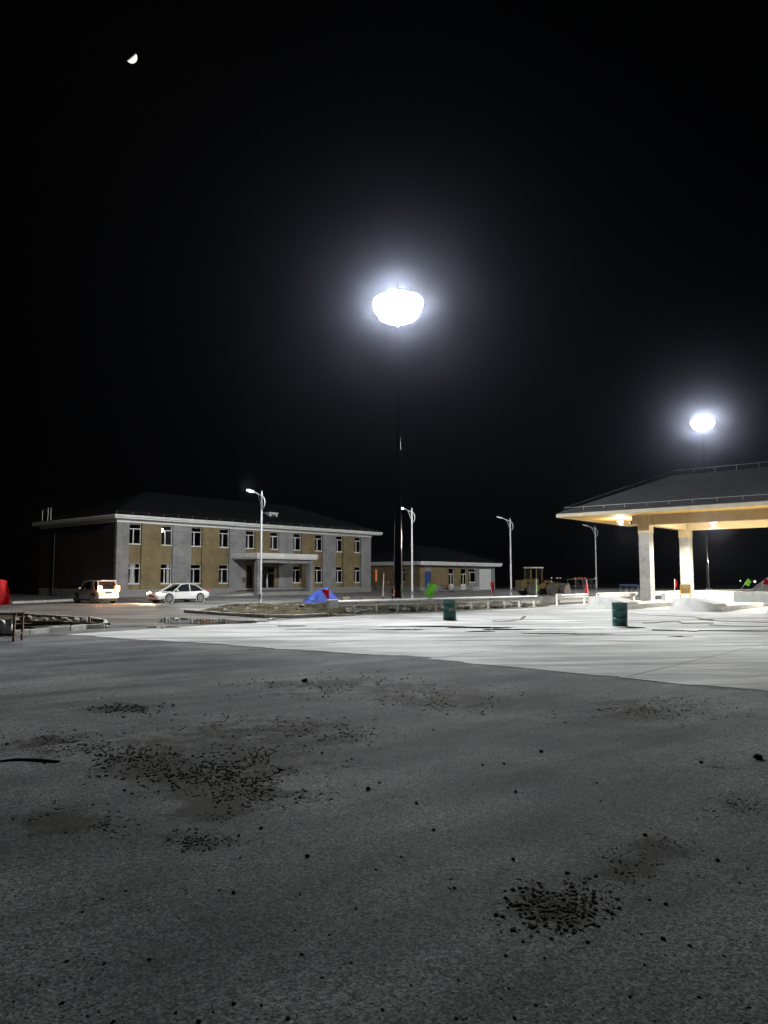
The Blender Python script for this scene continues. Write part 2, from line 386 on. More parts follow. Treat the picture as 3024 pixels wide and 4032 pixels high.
# concrete apron: slabs cast in rows along the site grid, cut along the asphalt edge
P1, P2, P3 = G(200, 2497), G(1500, 2580), G(3300, 2750)
def clip(poly, a, b):                                # keep the part left of a->b
    out = []
    def side(p): return (b.x - a.x) * (p.y - a.y) - (b.y - a.y) * (p.x - a.x)
    for i, p in enumerate(poly):
        q = poly[(i + 1) % len(poly)]; sp, sq = side(p), side(q)
        if sp >= 0: out.append(p)
        if sp * sq < 0: out.append(p + (q - p) * (sp / (sp - sq)))
    return out
far_line = [G(60, 2492), G(420, 2484), G(700, 2470), G(1050, 2446), G(1290, 2432)]
apron = MB().add([tuple(Vector((p.x, p.y, -0.0025))) for p in (P1, P2, P3, Vector((34, 12, 0)), Vector((60, 62, 0)), Vector((40, 78, 0)), Vector((21.5, 61.3, 0)), Vector((9.5, 46.4, 0)), Vector((-2.3, 35.6, 0)), G(1050, 2440), G(500, 2478))], [tuple(range(11))]).build('concrete_apron', M['column_mortar'])
tag(apron, kind='structure')
SU, SV = 5.2, 4.6
nslab = 0
for iu in range(1, 16):
    for iv in range(-14, 12):
        c0 = U * (iu * SU) + V * (iv * SV + 1.2)
        g_ = 0.011
        poly = [c0 + U * g_ + V * g_, c0 + U * (SU - g_) + V * g_, c0 + U * (SU - g_) + V * (SV - g_), c0 + U * g_ + V * (SV - g_)]
        ctr = c0 + U * SU / 2 + V * SV / 2
        a, b = (P1, P2) if ctr.x < P2.x + 1 else (P2, P3)
        poly = clip(poly, a, b)
        if len(poly) < 3: continue
        ab = (b - a).normalized(); nn = Vector((-ab.y, ab.x, 0)); rag = []
        for i_, p_ in enumerate(poly):                 # ragged casting edge
            q_ = poly[(i_ + 1) % len(poly)]; rag.append(p_)
            if abs((p_ - a).dot(nn)) < 1e-3 and abs((q_ - a).dot(nn)) < 1e-3 and (q_ - p_).length > .3:
                m_ = int((q_ - p_).length / .12)
                for k_ in range(1, m_):
                    w_ = p_ + (q_ - p_) * (k_ / m_); rag.append(w_ + nn * (.30 * noise.noise(w_ * .7) + .10 * noise.noise(w_ * 3) + .05))
        poly = rag
        poly = clip(poly, Vector((35, 77, 0)), Vector((-2.45, 35.5, 0)))           # the guard-rail side
        if len(poly) < 3: continue
        poly = clip(poly, Vector((-2.0, 35.6, 0)), far_line[2]) if ctr.x < 2 else poly
        if len(poly) < 3: continue
        if ctr.x < -5:
            poly = clip(poly, far_line[3], far_line[1])
            if len(poly) < 3: continue
        if ctr.x < -8 or ctr.length > 76 or ctr.x > 44:
            if ctr.x > -16 and ctr.length < 70: pass
            else: continue
        h = 0.004 + rnd.uniform(-.0015, .0035)
        mb = MB(); mb.prism([(p.x, p.y) for p in poly], -0.03, h)
        mb.build('concrete_slab', M['concrete'], apron); nslab += 1

# puddles on the apron and the side road
def blob(px_list, z=0.012, jitter=0.0):
    return [G(x, y) for x, y in px_list]
def puddle(cx, cy, wx, wy, seed, z=0.0125, n=40):
    pts = []
    for k in range(n):
        t = 2 * math.pi * k / n
        q = 1 + .55 * noise.noise(Vector((math.cos(t) * 1.6, math.sin(t) * 1.6, seed * 5.3))) + .25 * noise.noise(Vector((math.cos(t) * 4, math.sin(t) * 4, seed * 2.1)))
        p = G(cx + wx * q * math.cos(t), cy + wy * q * math.sin(t))
        pts.append((p.x, p.y, z))
    o = MB().add(pts, [tuple(range(n))]).build('puddle', M['water']); return tag(o, kind='structure')
puddle(830, 2449, 230, 9, 1); puddle(690, 2437, 60, 5, 2); puddle(640, 2470, 60, 3, 3)
for i, (a, b, c_, d) in enumerate([(1700, 2468, 150, 2.2), (1900, 2472, 140, 2.6), (1985, 2480, 90, 2.4), (1570, 2480, 120, 1.8), (2150, 2478, 190, 1.4),
        (2150, 2496, 90, 2.0), (2320, 2498, 110, 1.6), (2480, 2473, 55, 1.8), (2760, 2484, 190, 1.3), (2930, 2486, 120, 1.7), (1900, 2488, 60, 1.8), (2690, 2507, 50, 1.6), (1260, 2478, 120, 1.3), (1150, 2466, 60, 1.8)]):
    puddle(a, b, c_, d, 10 + i)

# ------------------------------------------------------------------ verge of dug soil with kerb
VERGE = [Vector(p) for p in [(-10.6, 39.9, 0), (-8.2, 37.0, 0), (-5.6, 34.95, 0), (-2.75, 35.7, 0), (0, 38.1, 0), (4, 41.7, 0), (9.4, 46.6, 0), (11, 49.2, 0), (9.5, 52, 0), (4, 49.5, 0), (0, 46.6, 0), (-4, 46.2, 0), (-7, 47.8, 0), (-8.9, 46, 0), (-9.6, 42.5, 0)]]
def inside(p, poly):
    r = False
    for i in range(len(poly)):
        a, b = poly[i], poly[i - 1]
        if (a.y > p.y) != (b.y > p.y) and p.x < (b.x - a.x) * (p.y - a.y) / (b.y - a.y) + a.x: r = not r
    return r
def edist(p, poly):
    d = 1e9
    for i in range(len(poly)):
        a, b = poly[i - 1], poly[i]; ab = b - a
        t = max(0, min(1, (p - a).dot(ab) / ab.length_squared)); d = min(d, (p - a - ab * t).length)
    return d
def soil(name, poly, step, hf, m, z0=0.0):
    xs = [p.x for p in poly]; ys = [p.y for p in poly]
    nx = int((max(xs) - min(xs)) / step) + 2; ny = int((max(ys) - min(ys)) / step) + 2
    vs, idx, fs = [], {}, []
    for i in range(nx):
        for j in range(ny):
            p = Vector((min(xs) + i * step, min(ys) + j * step, 0))
            if inside(p, poly):
                idx[i, j] = len(vs); vs.append((p.x, p.y, z0 + hf(p, edist(p, poly))))
    for (i, j) in idx:
        q = [(i, j), (i + 1, j), (i + 1, j + 1), (i, j + 1)]
        if all(k in idx for k in q): fs.append(tuple(idx[k] for k in q))
    o = MB().add(vs, fs).build(name, m, smooth='all'); return tag(o, kind='structure')
def verge_h(p, d):
    e = min(1, d / 1.2)
    base = .08 + .24 * max(0, noise.noise(p * .35 + Vector((3, 1, 0))) + .25)
    left = math.exp(-((p.x + 5.5) ** 2 + (p.y - 40.5) ** 2) / 9) * .16
    right = math.exp(-((p.x + 1) ** 2 + (p.y - 43) ** 2) / 5) * .2
    return .03 + e * (base + left + right) + .14 * noise.noise(p * 1.5) * e + .10 * noise.noise(p * 3.6) * e
soil('verge_soil', VERGE, 0.16, verge_h, M['soil'])
def kerb_run(name, label, pts, seg, w, h, m, grp=None, z=0.0):
    t_ = thing(name, label, 'kerb', (pts[0].x, pts[0].y, z), 0, grp)
    base = pts[0]
    for a, b in zip(pts[:-1], pts[1:]):
        L = (b - a).length; n = max(1, round(L / seg)); d = (b - a) / n; ang = math.atan2(d.y, d.x)
        for k in range(n):
            p = a + d * (k + .5) - base
            Mx = Matrix.Translation((p.x + rnd.uniform(-.012, .012), p.y + rnd.uniform(-.012, .012), rnd.uniform(-.012, .006))) @ Matrix.Rotation(ang + rnd.uniform(-.012, .012), 4, 'Z')
            MB().box(-d.length / 2 + .012, d.length / 2 - .012, -w / 2, w / 2, -.05, h, Mx).build('kerb_stone', m, t_, bevel=.015)
    return t_
kerb_run('kerb', 'dark wet kerb of the dug verge beside the puddle', [G(727, 2412), G(900, 2424), G(1050, 2433), G(1150, 2434), G(1285, 2427)], 1.0, .16, .16, M['kerb'])
kerb_run('kerb', 'low pale kerb under the guard rail beside the lamp mast', [Vector((-2.3, 35.85, 0)), Vector((1, 38.85, 0)), Vector((5, 42.4, 0)), Vector((9.4, 46.5, 0))], 1.0, .18, .07, M['kerb'])
kerb_run('kerb', 'long kerb along the dark yard left of the parked cars', [G(45, 2377), G(200, 2370), G(360, 2363)], 1.0, .16, .16, M['kerb'])

# left planting bed
bed = [G(418, 2462), G(404, 2474), G(270, 2482), G(110, 2497), G(-120, 2512), G(-150, 2412), G(70, 2424), G(230, 2436), G(360, 2446), G(405, 2452)]
soil('planting_bed_soil', bed, 0.12, lambda p, d: .02 + .10 * max(0, noise.noise(p * .9)) + .05 * noise.noise(p * 3), M['soil'])
kerb_run('kerb', 'pale kerb closing the pointed planting bed with white blocks', [G(-150, 2416), G(70, 2426), G(230, 2438), G(370, 2448), G(408, 2454), G(418, 2462), G(404, 2474), G(335, 2478), G(270, 2484), G(190, 2490), G(110, 2498), G(50, 2503)], .7, .14, .17, M['kerb'])

# foreground gravel: clods gathered in patches, plus loose grit
def px_patch(cx, cy, rx, ry, n, smin, smax, seed, mb, big=None):
    r = random.Random(seed)
    for k in range(n):
        a = r.gauss(0, .48); b_ = r.gauss(0, .48)
        x, y = cx + a * rx, cy + b_ * ry
        p = G(x, y)
        if p.y > 40 or p.y < 1.5: continue
        if noise.noise(Vector((p.x * 2.2, p.y * 1.1, seed))) < -.12: continue
        s_ = .40 * smin + (smax * .92 - .40 * smin) * r.random() ** 5.0
        mb.rock((p.x, p.y, -.008 + s_ * .12), s_, k * .37 + seed, 1, .6)
clods = MB()
PATCHES = [(a, b, c_, d, int(n_ * 2.6), e * .7, f_ * .88) for a, b, c_, d, n_, e, f_ in PATCHES]
for i, q in enumerate(PATCHES):
    px_patch(*q[:4], q[4], q[5], q[6], 31 + i, clods)
    px_patch(q[0], q[1], q[2] * 1.1, q[3] * 1.1, q[4], q[5] * .55, q[6] * .35, 71 + i, clods)     # crumbs between the clods
pale = MB(); r_ = random.Random(11)
for k in range(6500):                                # fine pale and dark grains bedded in the surface near the camera
    y = 2900 + (4100 - 2900) * r_.random() ** .75; x = r_.uniform(-60, 3090); p = G(x, y)
    s_ = .0014 + .0030 * r_.random() ** 2
    (pale if k % 2 else clods).rock((p.x, p.y, -.008 + s_ * .05), s_, k * .17, 1, .8)
tag(pale.build('pale_grit', M['grit']), 'pale grit grains bedded in the asphalt surface', 'grit', kind='stuff')
r_ = random.Random(5)
for k in range(1700):                                # loose grit everywhere, thinner with distance
    y = 2660 + (4100 - 2660) * r_.random() ** .8; x = r_.uniform(-60, 3090)
    p = G(x, y)
    if x > 1500 and y < 2600 + (x - 1500) * .1: continue
    s_ = .0018 + .010 * r_.random() ** 9
    clods.rock((p.x, p.y, -.008 + s_ * .15), s_, k * .21, 1)
tag(clods.build('loose_gravel', M['clod']), 'dark loose gravel and clods scattered over the asphalt', 'gravel', kind='stuff')
for i, (x, y, d) in enumerate([(1200, 2683, 20), (2988, 2985, 26), (1450, 3105, 18), (2130, 2958, 14), (1210, 3368, 16), (2825, 3383, 14), (2020, 3380, 14), (1028, 3258, 13), (1708, 3265, 12), (1640, 3160, 12),
        (2760, 3000, 12), (920, 3510, 14), (2540, 3285, 14), (2030, 3115, 12), (1985, 3005, 10), (1900, 3010, 10), (2620, 3555, 12), (490, 3110, 12), (1105, 3030, 14), (760, 2975, 12), (2610, 3690, 16), (1480, 3420, 10), (2350, 3080, 10), (1580, 3370, 10)]):
    p = G(x, y); rr = d / F_PX * p.length * .55
    o = MB().rock((0, 0, rr * .45), rr, i * 1.9 + 40, 2, .8).build('asphalt_lump', M['lump'])
    o.location = (p.x, p.y, -.010); o.rotation_euler = (0, 0, i)
    tag(o, 'loose dark lump of asphalt lying on the foreground road', 'lump', 'loose asphalt lumps')
# a length of dark strip lying on the left foreground
pp = [G(0, 2997), G(70, 2990), G(150, 2993), G(235, 2999)]
o = MB().tube([(p.x, p.y, .001) for p in pp], [.008, .014, .016, .012], 6).build('rubber_strip', M['cable']); tag(o, 'short dark rubber strip lying on the gravelly asphalt', 'strip')

# ================================================================== BUILDINGS
def window_parts(parent, x0, x1, z0, z1, y, split=.42, curtain=None, mk='pvc'):
    """white frame with a top light over two casements; local facade plane looks to -y"""
    w = x1 - x0; zt = z1 - (z1 - z0) * .24; xm = x0 + w * split; f = .055
    mb = MB()
    mb.box(x0, x0 + f, y, y + .07, z0, z1).box(x1 - f, x1, y, y + .07, z0, z1)
    mb.box(x0 + f, x1 - f, y, y + .07, z0, z0 + f).box(x0 + f, x1 - f, y, y + .07, z1 - f * .7, z1)
    mb.box(x0 + f, x1 - f, y - .004, y + .066, zt - .04, zt + .045)
    mb.box(xm - .05, xm + .05, y - .002, y + .068, z0 + f, zt - .04)
    wn = mb.build('window', M[mk], parent)
    for (a, b, c_, d) in ((x0 + f, x1 - f, zt + .045, z1 - f * .7), (x0 + f, xm - .05, z0 + f, zt - .04), (xm + .05, x1 - f, z0 + f, zt - .04)):
        MB().box(a, b, y + .03, y + .042, c_, d).build('pane', M['glass'], wn)
    MB().box(x0 - .04, x1 + .04, y - .14, y + .02, z0 - .07, z0 - .002).build('sill', M['white_paint'], wn)
    if curtain:
        a, b, taper = curtain
        cv = MB(); n = 14
        for k in range(n + 1):
            t = k / n
            for zz, sh in ((z1 - .06, 0), (z0 + (z1 - z0) * .55, taper), (z0 + .05, taper * .1)):
                xx = a + (b - a) * t; xx = xx + (-(xx - (a + b) / 2)) * sh
                cv.v.append((xx, y + .17 + .03 * math.sin(t * 22), zz))
        for k in range(n):
            for j in range(2):
                q = k * 3 + j; cv.f.append((q, q + 3, q + 4, q + 1))
        cv.build('curtain', M['curtain'], wn, smooth='all')
    return wn

def hip_roof(x0, x1, y0, y1, z, rise, name, m, parent, thick=.10, along='x'):
    if along == 'x':
        d = (y1 - y0) / 2; A = (x0 + d, (y0 + y1) / 2, z + rise); B = (x1 - d, (y0 + y1) / 2, z + rise)
        vs = [(x0, y0, z), (x1, y0, z), (x1, y1, z), (x0, y1, z), A, B]
        fs = [(0, 1, 5, 4), (1, 2, 5), (2, 3, 4, 5), (3, 0, 4), (3, 2, 1, 0)]
    else:
        d = (x1 - x0) / 2; A = ((x0 + x1) / 2, y0 + d, z + rise); B = ((x0 + x1) / 2, y1 - d, z + rise)
        vs = [(x0, y0, z), (x1, y0, z), (x1, y1, z), (x0, y1, z), A, B]
        fs = [(0, 1, 4), (1, 2, 5, 4), (2, 3, 5), (3, 0, 4, 5), (3, 2, 1, 0)]
    return MB().add(vs, fs).build(name, m, parent), A, B
def rail_run(parent, a, b, n, h=.26, r=.016, m='white_steel', bar=True):
    a, b = Vector(a), Vector(b)
    if bar: MB().tube([a + Vector((0, 0, h)), b + Vector((0, 0, h))], r, 5).build('lightning_bar', M[m], parent)
    first = None
    for k in range(n + 1):
        p = a + (b - a) * (k / n)
        if first is None:
            first = MB().tube([(0, 0, -.1), (0, 0, h)], r * 1.15, 5).build('rail_post', M[m], parent); first.location = p
        else: copy_obj(first, parent, p)

# ---- two-storey office block
C0 = Vector((-25.45, 71.2, 0))
off = thing('office_building', 'two storey office block of grey and ochre brick with entrance porch', 'building', C0, RZ)
LEN, DEP = 36.1, 16.2
WX = [(1.3 + 3.53 * k, 2.65 + 3.53 * k) for k in range(8)] + [(29.6, 30.93), (32.95, 34.25)]
ZP, ZT = .74, 7.16
DOOR = (17.75, 19.75)
edges = [0] + [e for w in WX for e in w] + [LEN]
for k in range(0, len(edges), 2):                     # standing panels between the window strips
    a, b = edges[k], edges[k + 1]; m = M['grey_brick'] if (k // 2) % 2 == 0 else M['ochre_brick']
    if k // 2 == 5:                                   # the panel above and beside the main door
        MB().box(a, b, 0, .38, 3.15, ZT).build('wall_panel', m, off)
        MB().box(a, DOOR[0], 0, .38, ZP, 3.15).build('wall_panel', M['grey_brick'], off)
    else: MB().box(a, b, 0, .38, ZP, ZT).build('wall_panel', m, off)
for k, (a, b) in enumerate(WX):                       # recessed strips with two windows each
    sm = M['ochre_brick']; y = .20
    MB().box(a, b, y, .38, 7.07, ZT).build('spandrel', sm, off)
    MB().box(a, b, y, .38, 3.24, 5.13).build('spandrel', sm, off)
    window_parts(off, a, b, 5.13, 7.07, y + .05, split=.42 if k not in (2, 6, 8) else .36, curtain=(a + .95, b - .08, .0) if k == 9 else None)
    if k == 4:
        wn = window_parts(off, a + .35, b - .2, .45, 3.24, y + .05, mk='door_brown')
        MB().box(a, a + .35, y, .38, .45, 3.24).build('spandrel', sm, off); MB().box(b - .2, b, y, .38, .45, 3.24).build('spandrel', sm, off)
        continue
    if k == 5:
        MB().box(DOOR[1], b, y, .38, ZP, 3.24).build('spandrel', sm, off)
        MB().box(a, DOOR[1], y, .38, 3.10, 3.24).build('spandrel', sm, off)
        continue
    MB().box(a, b, y, .38, ZP, 1.28).build('spandrel', sm, off)
    window_parts(off, a, b, 1.28, 3.24, y + .05, split=.42 if k != 2 else .38, curtain=(a + .32, a + .98, .35) if k == 0 else ((b - .42, b - .1, .1) if k == 1 else None))
# main door
dr = MB().box(DOOR[0], DOOR[0] + .09, .12, .24, .45, 3.1).box(DOOR[1] - .09, DOOR[1], .12, .24, .45, 3.1).box(DOOR[0] + .09, DOOR[1] - .09, .12, .24, 2.35, 2.45).box(DOOR[0] + .09, DOOR[1] - .09, .12, .24, 3.02, 3.1)
dr.box(18.55, 18.63, .13, .23, 2.45, 3.02)
dd = dr.build('door', M['door_brown'], off)
for a, b in ((DOOR[0] + .12, 18.62), (18.72, DOOR[1] - .12)):
    MB().box(a, b, .17, .185, .5, 2.33).build('pane', M['glass'], dd)
MB().box(18.62, 18.68, .13, .22, .45, 2.34).box(18.69, 18.74, .13, .22, .45, 2.34).build('door_stile', M['pvc'], dd)
MB().box(DOOR[0] + .09, 18.54, .17, .182, 2.46, 3.01).build('pane', M['glass'], dd); MB().box(18.64, DOOR[1] - .09, .17, .182, 2.46, 3.01).build('pane', M['glass'], dd)
MB().tube([(18.55, .10, 1.2), (18.55, .10, 1.6)], .02, 6).build('handle', M['alloy'], dd)
# other walls, floors and ceiling so that the rooms are closed
MB().box(0, .36, .383, DEP, ZP, ZT).build('side_wall', M['shaded_brick'], off)
MB().box(LEN - .36, LEN, .38, DEP, ZP, ZT).build('side_wall', M['grey_brick'], off)
MB().box(.36, LEN - .36, DEP - .36, DEP, ZP, ZT).build('rear_wall', M['ochre_brick'], off)
MB().box(.36, LEN - .36, .38, DEP - .36, .3, .45).build('floor', M['interior'], off)
MB().box(.36, LEN - .36, .38, DEP - .36, 3.75, 3.95).build('floor', M['interior'], off)
MB().box(.36, LEN - .36, .38, DEP - .36, 7.10, 7.16).build('ceiling', M['interior'], off)
MB().box(.36, LEN - .36, 6.0, 6.15, .45, 3.75).box(.36, LEN - .36, 6.0, 6.15, 3.95, 7.1).build('corridor_wall', M['interior'], off)
part = MB()
for k in range(1, 10):
    x = (WX[k - 1][1] + WX[k][0]) / 2
    part.box(x - .06, x + .06, .4, 5.98, 3.97, 7.08)
    if k not in (5, 6): part.box(x - .06, x + .06, .4, 5.98, .47, 3.73)
part.build('partition', M['interior'], off)
# plinth of stone blocks
pl = MB().box(0.03, LEN - .03, .03, .38, -.1, ZP).box(.03, .36, .38, DEP - .03, -.1, ZP).box(LEN - .36, LEN - .03, .38, DEP - .03, -.1, ZP).build('plinth', M['mortar'], off)
protos = [MB().box(0, .535, -.035, .03, 0, .225).build('stone_block', M['plinth'], pl, bevel=.012)]
protos[0].location = (0, .0, .0)
for row in range(3):
    x = -.02 + (.28 if row % 2 else 0) + (.555 if row == 0 else 0)
    while x < LEN - .3:
        if not (13.6 < x < 23.6 and row < 2):
            copy_obj(protos[0], pl, (x, rnd.uniform(-.012, .008), row * .245 + .005 + rnd.uniform(-.004, .004)))
        x += .555
for row in range(3):
    for k in range(28):
        copy_obj(protos[0], pl, (0.0 + rnd.uniform(-.01, .008), DEP - .1 - k * .555 - (.28 if row % 2 else 0), row * .245 + .005), (0, 0, -math.pi / 2))
# cornice, frieze, roof
OH = .62
def ring(mb, x0, x1, y0, y1, w, z0, z1):
    return mb.box(x0, x1, y0, y0 + w, z0, z1).box(x0, x1, y1 - w, y1, z0, z1).box(x0, x0 + w, y0 + w, y1 - w, z0, z1).box(x1 - w, x1, y0 + w, y1 - w, z0, z1)
ring(MB(), -.06, LEN + .06, -.06, DEP + .06, .40, 7.163, 7.48).build('frieze', M['white_paint'], off)
MB().box(-OH, LEN + OH + .8, -OH, DEP + OH, 7.483, 7.62).box(-OH + .06 - .1, LEN + OH + .9, -OH - .10, DEP + OH + .1, 7.623, 7.86).build('cornice', M['white_paint'], off, bevel=.02)
rf, RA, RB = hip_roof(-OH - .02, LEN + OH + .8, -OH - .02, DEP + OH, 7.865, 3.5, 'roof', M['roof'], off)
rail_run(rf, (-.3, -.35, 7.93), (LEN + .9, -.35, 7.93), 22, .24, .012, bar=False)
MB().tube([(-.3, -.35, 8.17), (LEN + .9, -.35, 8.17)], .012, 4).build('lightning_bar', M['dark_metal'], rf)
rail_run(rf, (-.3, -.35, 7.93), (RA[0], RA[1], RA[2]), 6, .25, .012, 'dark_metal')
vt = MB().box(21.0, 22.2, 2.6, 3.7, 8.6, 9.55).box(20.9, 22.3, 2.5, 3.8, 9.55, 9.65).build('roof_vent', M['white_paint'], rf)
MB().box(21.25, 21.95, 2.58, 2.597, 9.05, 9.4).build('louvre', M['dark_metal'], vt)
# rack on the far eave
rk = MB()
for yv in (13.2, 13.9, 15.2): rk.tube([(-.3, yv, 7.9), (-.3, yv, 9.35 if yv < 14 else 9.1)], .035, 6)
rk.tube([(-.3, 13.0, 9.3), (-.3, 15.4, 9.15)], .03, 6).tube([(-.3, 13.2, 8.6), (-.3, 13.9, 8.9)], .03, 6)
rk.build('eave_rack', M['white_steel'], off)
MB().tube([(-.08, 12.6, .1), (-.08, 12.6, 7.4)], .045, 8).build('downpipe', M['dark_metal'], off)
# porch
PL = 13.45
def fx(p, x, Cc=C0):                                   # depth the porch comes forward so that its corner falls on pixel column x
    q = Cc + U * PL - V * p; d = q.y * _c + 1 * _s
    return 1512 + F_PX * q.x / d - x
lo, hi = 0, 9
for _ in range(40):
    md = (lo + hi) / 2
    if fx(md, 1013) < 0: lo = md
    else: hi = md
PD = lo
q0 = C0 + U * PL - V * PD
lo, hi = 4, 20
for _ in range(40):
    md = (lo + hi) / 2; q = q0 + U * md
    if 1512 + F_PX * q.x / (q.y * _c + 1 * _s) < 1252: lo = md
    else: hi = md
PW = lo
zs0, zs1 = AT(1013, 2199, q0.y).z, AT(1013, 2176, q0.y).z
MB().box(PL, PL + PW, -PD, 0.0, zs0 + .12, zs1).box(PL + .08, PL + PW - .08, -PD + .08, -.003, zs0, zs0 + .118).build('porch_roof', M['white_paint'], off, bevel=.02)
MB().box(PL + .35, PL + PW - .35, -PD + .42, -PD + .78, zs0 - .42, zs0 - .003).build('porch_beam', M['grey_brick'], off)
for xc in (PL + .35, PL + PW - .95):
    MB().box(xc, xc + .6, -PD + .34, -PD + .92, .36, zs0 - .423).build('porch_column', M['grey_brick'], off)
st = MB().box(PL - .2, PL + PW + .1, -PD - .35, -.04, -.02, .355)
st.build('porch_floor', M['plinth'], off, bevel=.01)
MB().box(PL - .2, PL + PW + .1, -PD - .70, -PD - .353, -.02, .18).build('step', M['plinth'], off, bevel=.01)
rp = MB(); rp.extr([(PL - 5.2, -.02), (PL - .21, -.02), (PL - .21, .30)], 'y', -PD + .3, -1.2); rp.build('ramp', M['precast'], off)
wr = MB(); wr.tube([(15.2 + .16 * math.cos(t * .393), -.05, 1.65 + .2 * math.sin(t * .393)) for t in range(17)], .05, 6, False); wr.build('wreath', M['black'], off)
# glowing globe on a cord, with a point light, behind an upper window
bx = WX[1][0] + .42
bl = MB().lathe([(.02, -.16), (.12, -.12), (.17, 0), (.12, .12), (.05, .2)], 14).build('window_globe', E_globe, off, smooth=True)
bl.location = (bx, .62, 6.62)
MB().tube([(bx, .62, 6.83), (bx, .62, 7.10)], .012, 5).build('globe_cord', M['black'], off)
lamp('globe_light', 'POINT', 60, (bx, .62, 6.45), off, .1, (1, .95, .85))

# ---- single-storey annex
A0 = Vector((5.0, 104.6, 0)); AL, AD, AZ = 19.1, 12.5, 3.9
ann = thing('annex_building', 'low single storey annex with white garage door behind the yard', 'building', A0, RZ)
def at_t(x):                                           # facade coordinate of a pixel column
    k = (x - 1512) / F_PX; return (k * (A0.y * _c + 2 * _s) - A0.x) / (U.x - k * U.y * _c)
op = [('door', at_t(1673), at_t(1697), .1, 2.75), ('dw', at_t(1766), at_t(1787), .1, 3.3), ('dw', at_t(1814), at_t(1836), .1, 3.3), ('win', at_t(1845), at_t(1873), 1.2, 3.2), ('gar', at_t(1887), at_t(1935), .02, 3.25)]
xs = [0] + [e for o_ in op for e in (o_[1], o_[2])] + [AL]
for k in range(0, len(xs), 2):
    MB().box(xs[k], xs[k + 1], 0, .35, .62, AZ - .25).build('wall_panel', M['ochre_brick'] if k not in (8, 10) else M['grey_brick'], ann)
    MB().box(xs[k] - .0, xs[k + 1], -.03, .35, -.05, .62).build('plinth', M['plinth'], ann)
for kd, a, b, z0, z1 in op:
    MB().box(a, b, 0, .35, z1, AZ - .25).build('lintel', M['grey_brick'], ann)
    if kd == 'door':
        d_ = MB().box(a, b, .10, .16, z0, z1).build('door', M['blue_door'], ann); MB().box(b - .14, b - .08, .05, .098, 1.1, 1.25).build('handle', M['alloy'], d_)
    elif kd == 'dw':
        d_ = MB().box(a, a + .08, .08, .16, z0, z1).box(b - .08, b, .08, .16, z0, z1).box(a + .08, b - .08, .08, .16, 2.35, 2.47).box(a + .08, b - .08, .08, .16, z1 - .07, z1).box((a + b) / 2 - .07, (a + b) / 2 + .07, .08, .16, z0, 2.35).box(a + .08, (a + b) / 2 - .07, .09, .15, z0, .95).box((a + b) / 2 + .07, b - .08, .09, .15, z0, .95).build('door', M['pvc'], ann)
        for q in ((a + .08, (a + b) / 2 - .07, .95, 2.35), ((a + b) / 2 + .07, b - .08, .95, 2.35), (a + .08, b - .08, 2.47, z1 - .07)):
            MB().box(q[0], q[1], .115, .125, q[2], q[3]).build('pane', M['glass'], d_)
    elif kd == 'win':
        MB().box(a, b, 0, .35, .62, 1.2).build('wall_panel', M['grey_brick'], ann); MB().box(a, b, -.03, .35, -.05, .62).build('plinth', M['plinth'], ann)
        window_parts(ann, a, b, z0, z1, .1, split=.25)
    else:
        gd = MB(); n = 6
        for j in range(n): gd.box(a, b, .10 if j % 2 else .105, .16, z0 + (z1 - z0) * j / n + .008, z0 + (z1 - z0) * (j + 1) / n - .004)
        d_ = gd.build('garage_door', M['pvc'], ann); MB().box((a + b) / 2 - .4, (a + b) / 2 - .1, .07, .098, 1.9, 1.95).build('handle', M['dark_metal'], d_)
# left return wall with a lit doorway, rear and end walls
lw = [(0, 7.9), (8.5, AD)]
MB().box(0, .35, .35, 2.6, .62, AZ - .25).box(0, .35, 3.7, 7.95, .62, AZ - .25).box(0, .35, 8.45, AD, .62, AZ - .25).box(0, .35, 2.6, 3.7, 3.1, AZ - .25).box(0, .35, 2.6, 3.7, .62, 1.3).box(0, .35, 7.95, 8.45, 3.1, AZ - .25).box(0, .35, 7.95, 8.45, -.05, 1.35).build('side_wall', M['ochre_brick'], ann)
MB().box(-.03, .35, .353, 7.95, -.05, .617).box(-.03, .35, 8.45, AD, -.05, .617).build('plinth', M['plinth'], ann)
MB().box(.12, .18, 7.95, 8.45, 1.353, 3.1).build('lit_window', E_orange, ann)
wn = window_parts(ann, -1.1, 0, 1.3, 3.1, 0); wn.rotation_euler = (0, 0, -math.pi / 2); wn.location = (.12, 2.6, 0)
MB().box(AL - .35, AL, .353, AD, -.05, AZ - .25).build('side_wall', M['ochre_brick'], ann)
MB().box(.35, AL - .35, AD - .35, AD, -.05, AZ - .25).build('rear_wall', M['ochre_brick'], ann)
MB().box(.4, AL - .4, 4.5, 4.6, 0, AZ - .3).build('partition', M['interior'], ann)
MB().box(-.7, AL + .9, -.7, AD + .7, AZ - .247, AZ).box(-.8, AL + 1.0, -.8, AD + .8, AZ + .003, AZ + .26).build('cornice', M['white_paint'], ann, bevel=.02)
arf, aA, aB = hip_roof(-.72, AL + .92, -.72, AD + .72, AZ + .265, 2.6, 'roof', M['roof'], ann)
rail_run(arf, (-.4, -.45, AZ + .3), (AL + .6, -.45, AZ + .3), 12, .2, .01, 'dark_metal')
rail_run(arf, (AL + .6, -.45, AZ + .3), (aB[0], aB[1], aB[2]), 5, .2, .012, 'dark_metal')

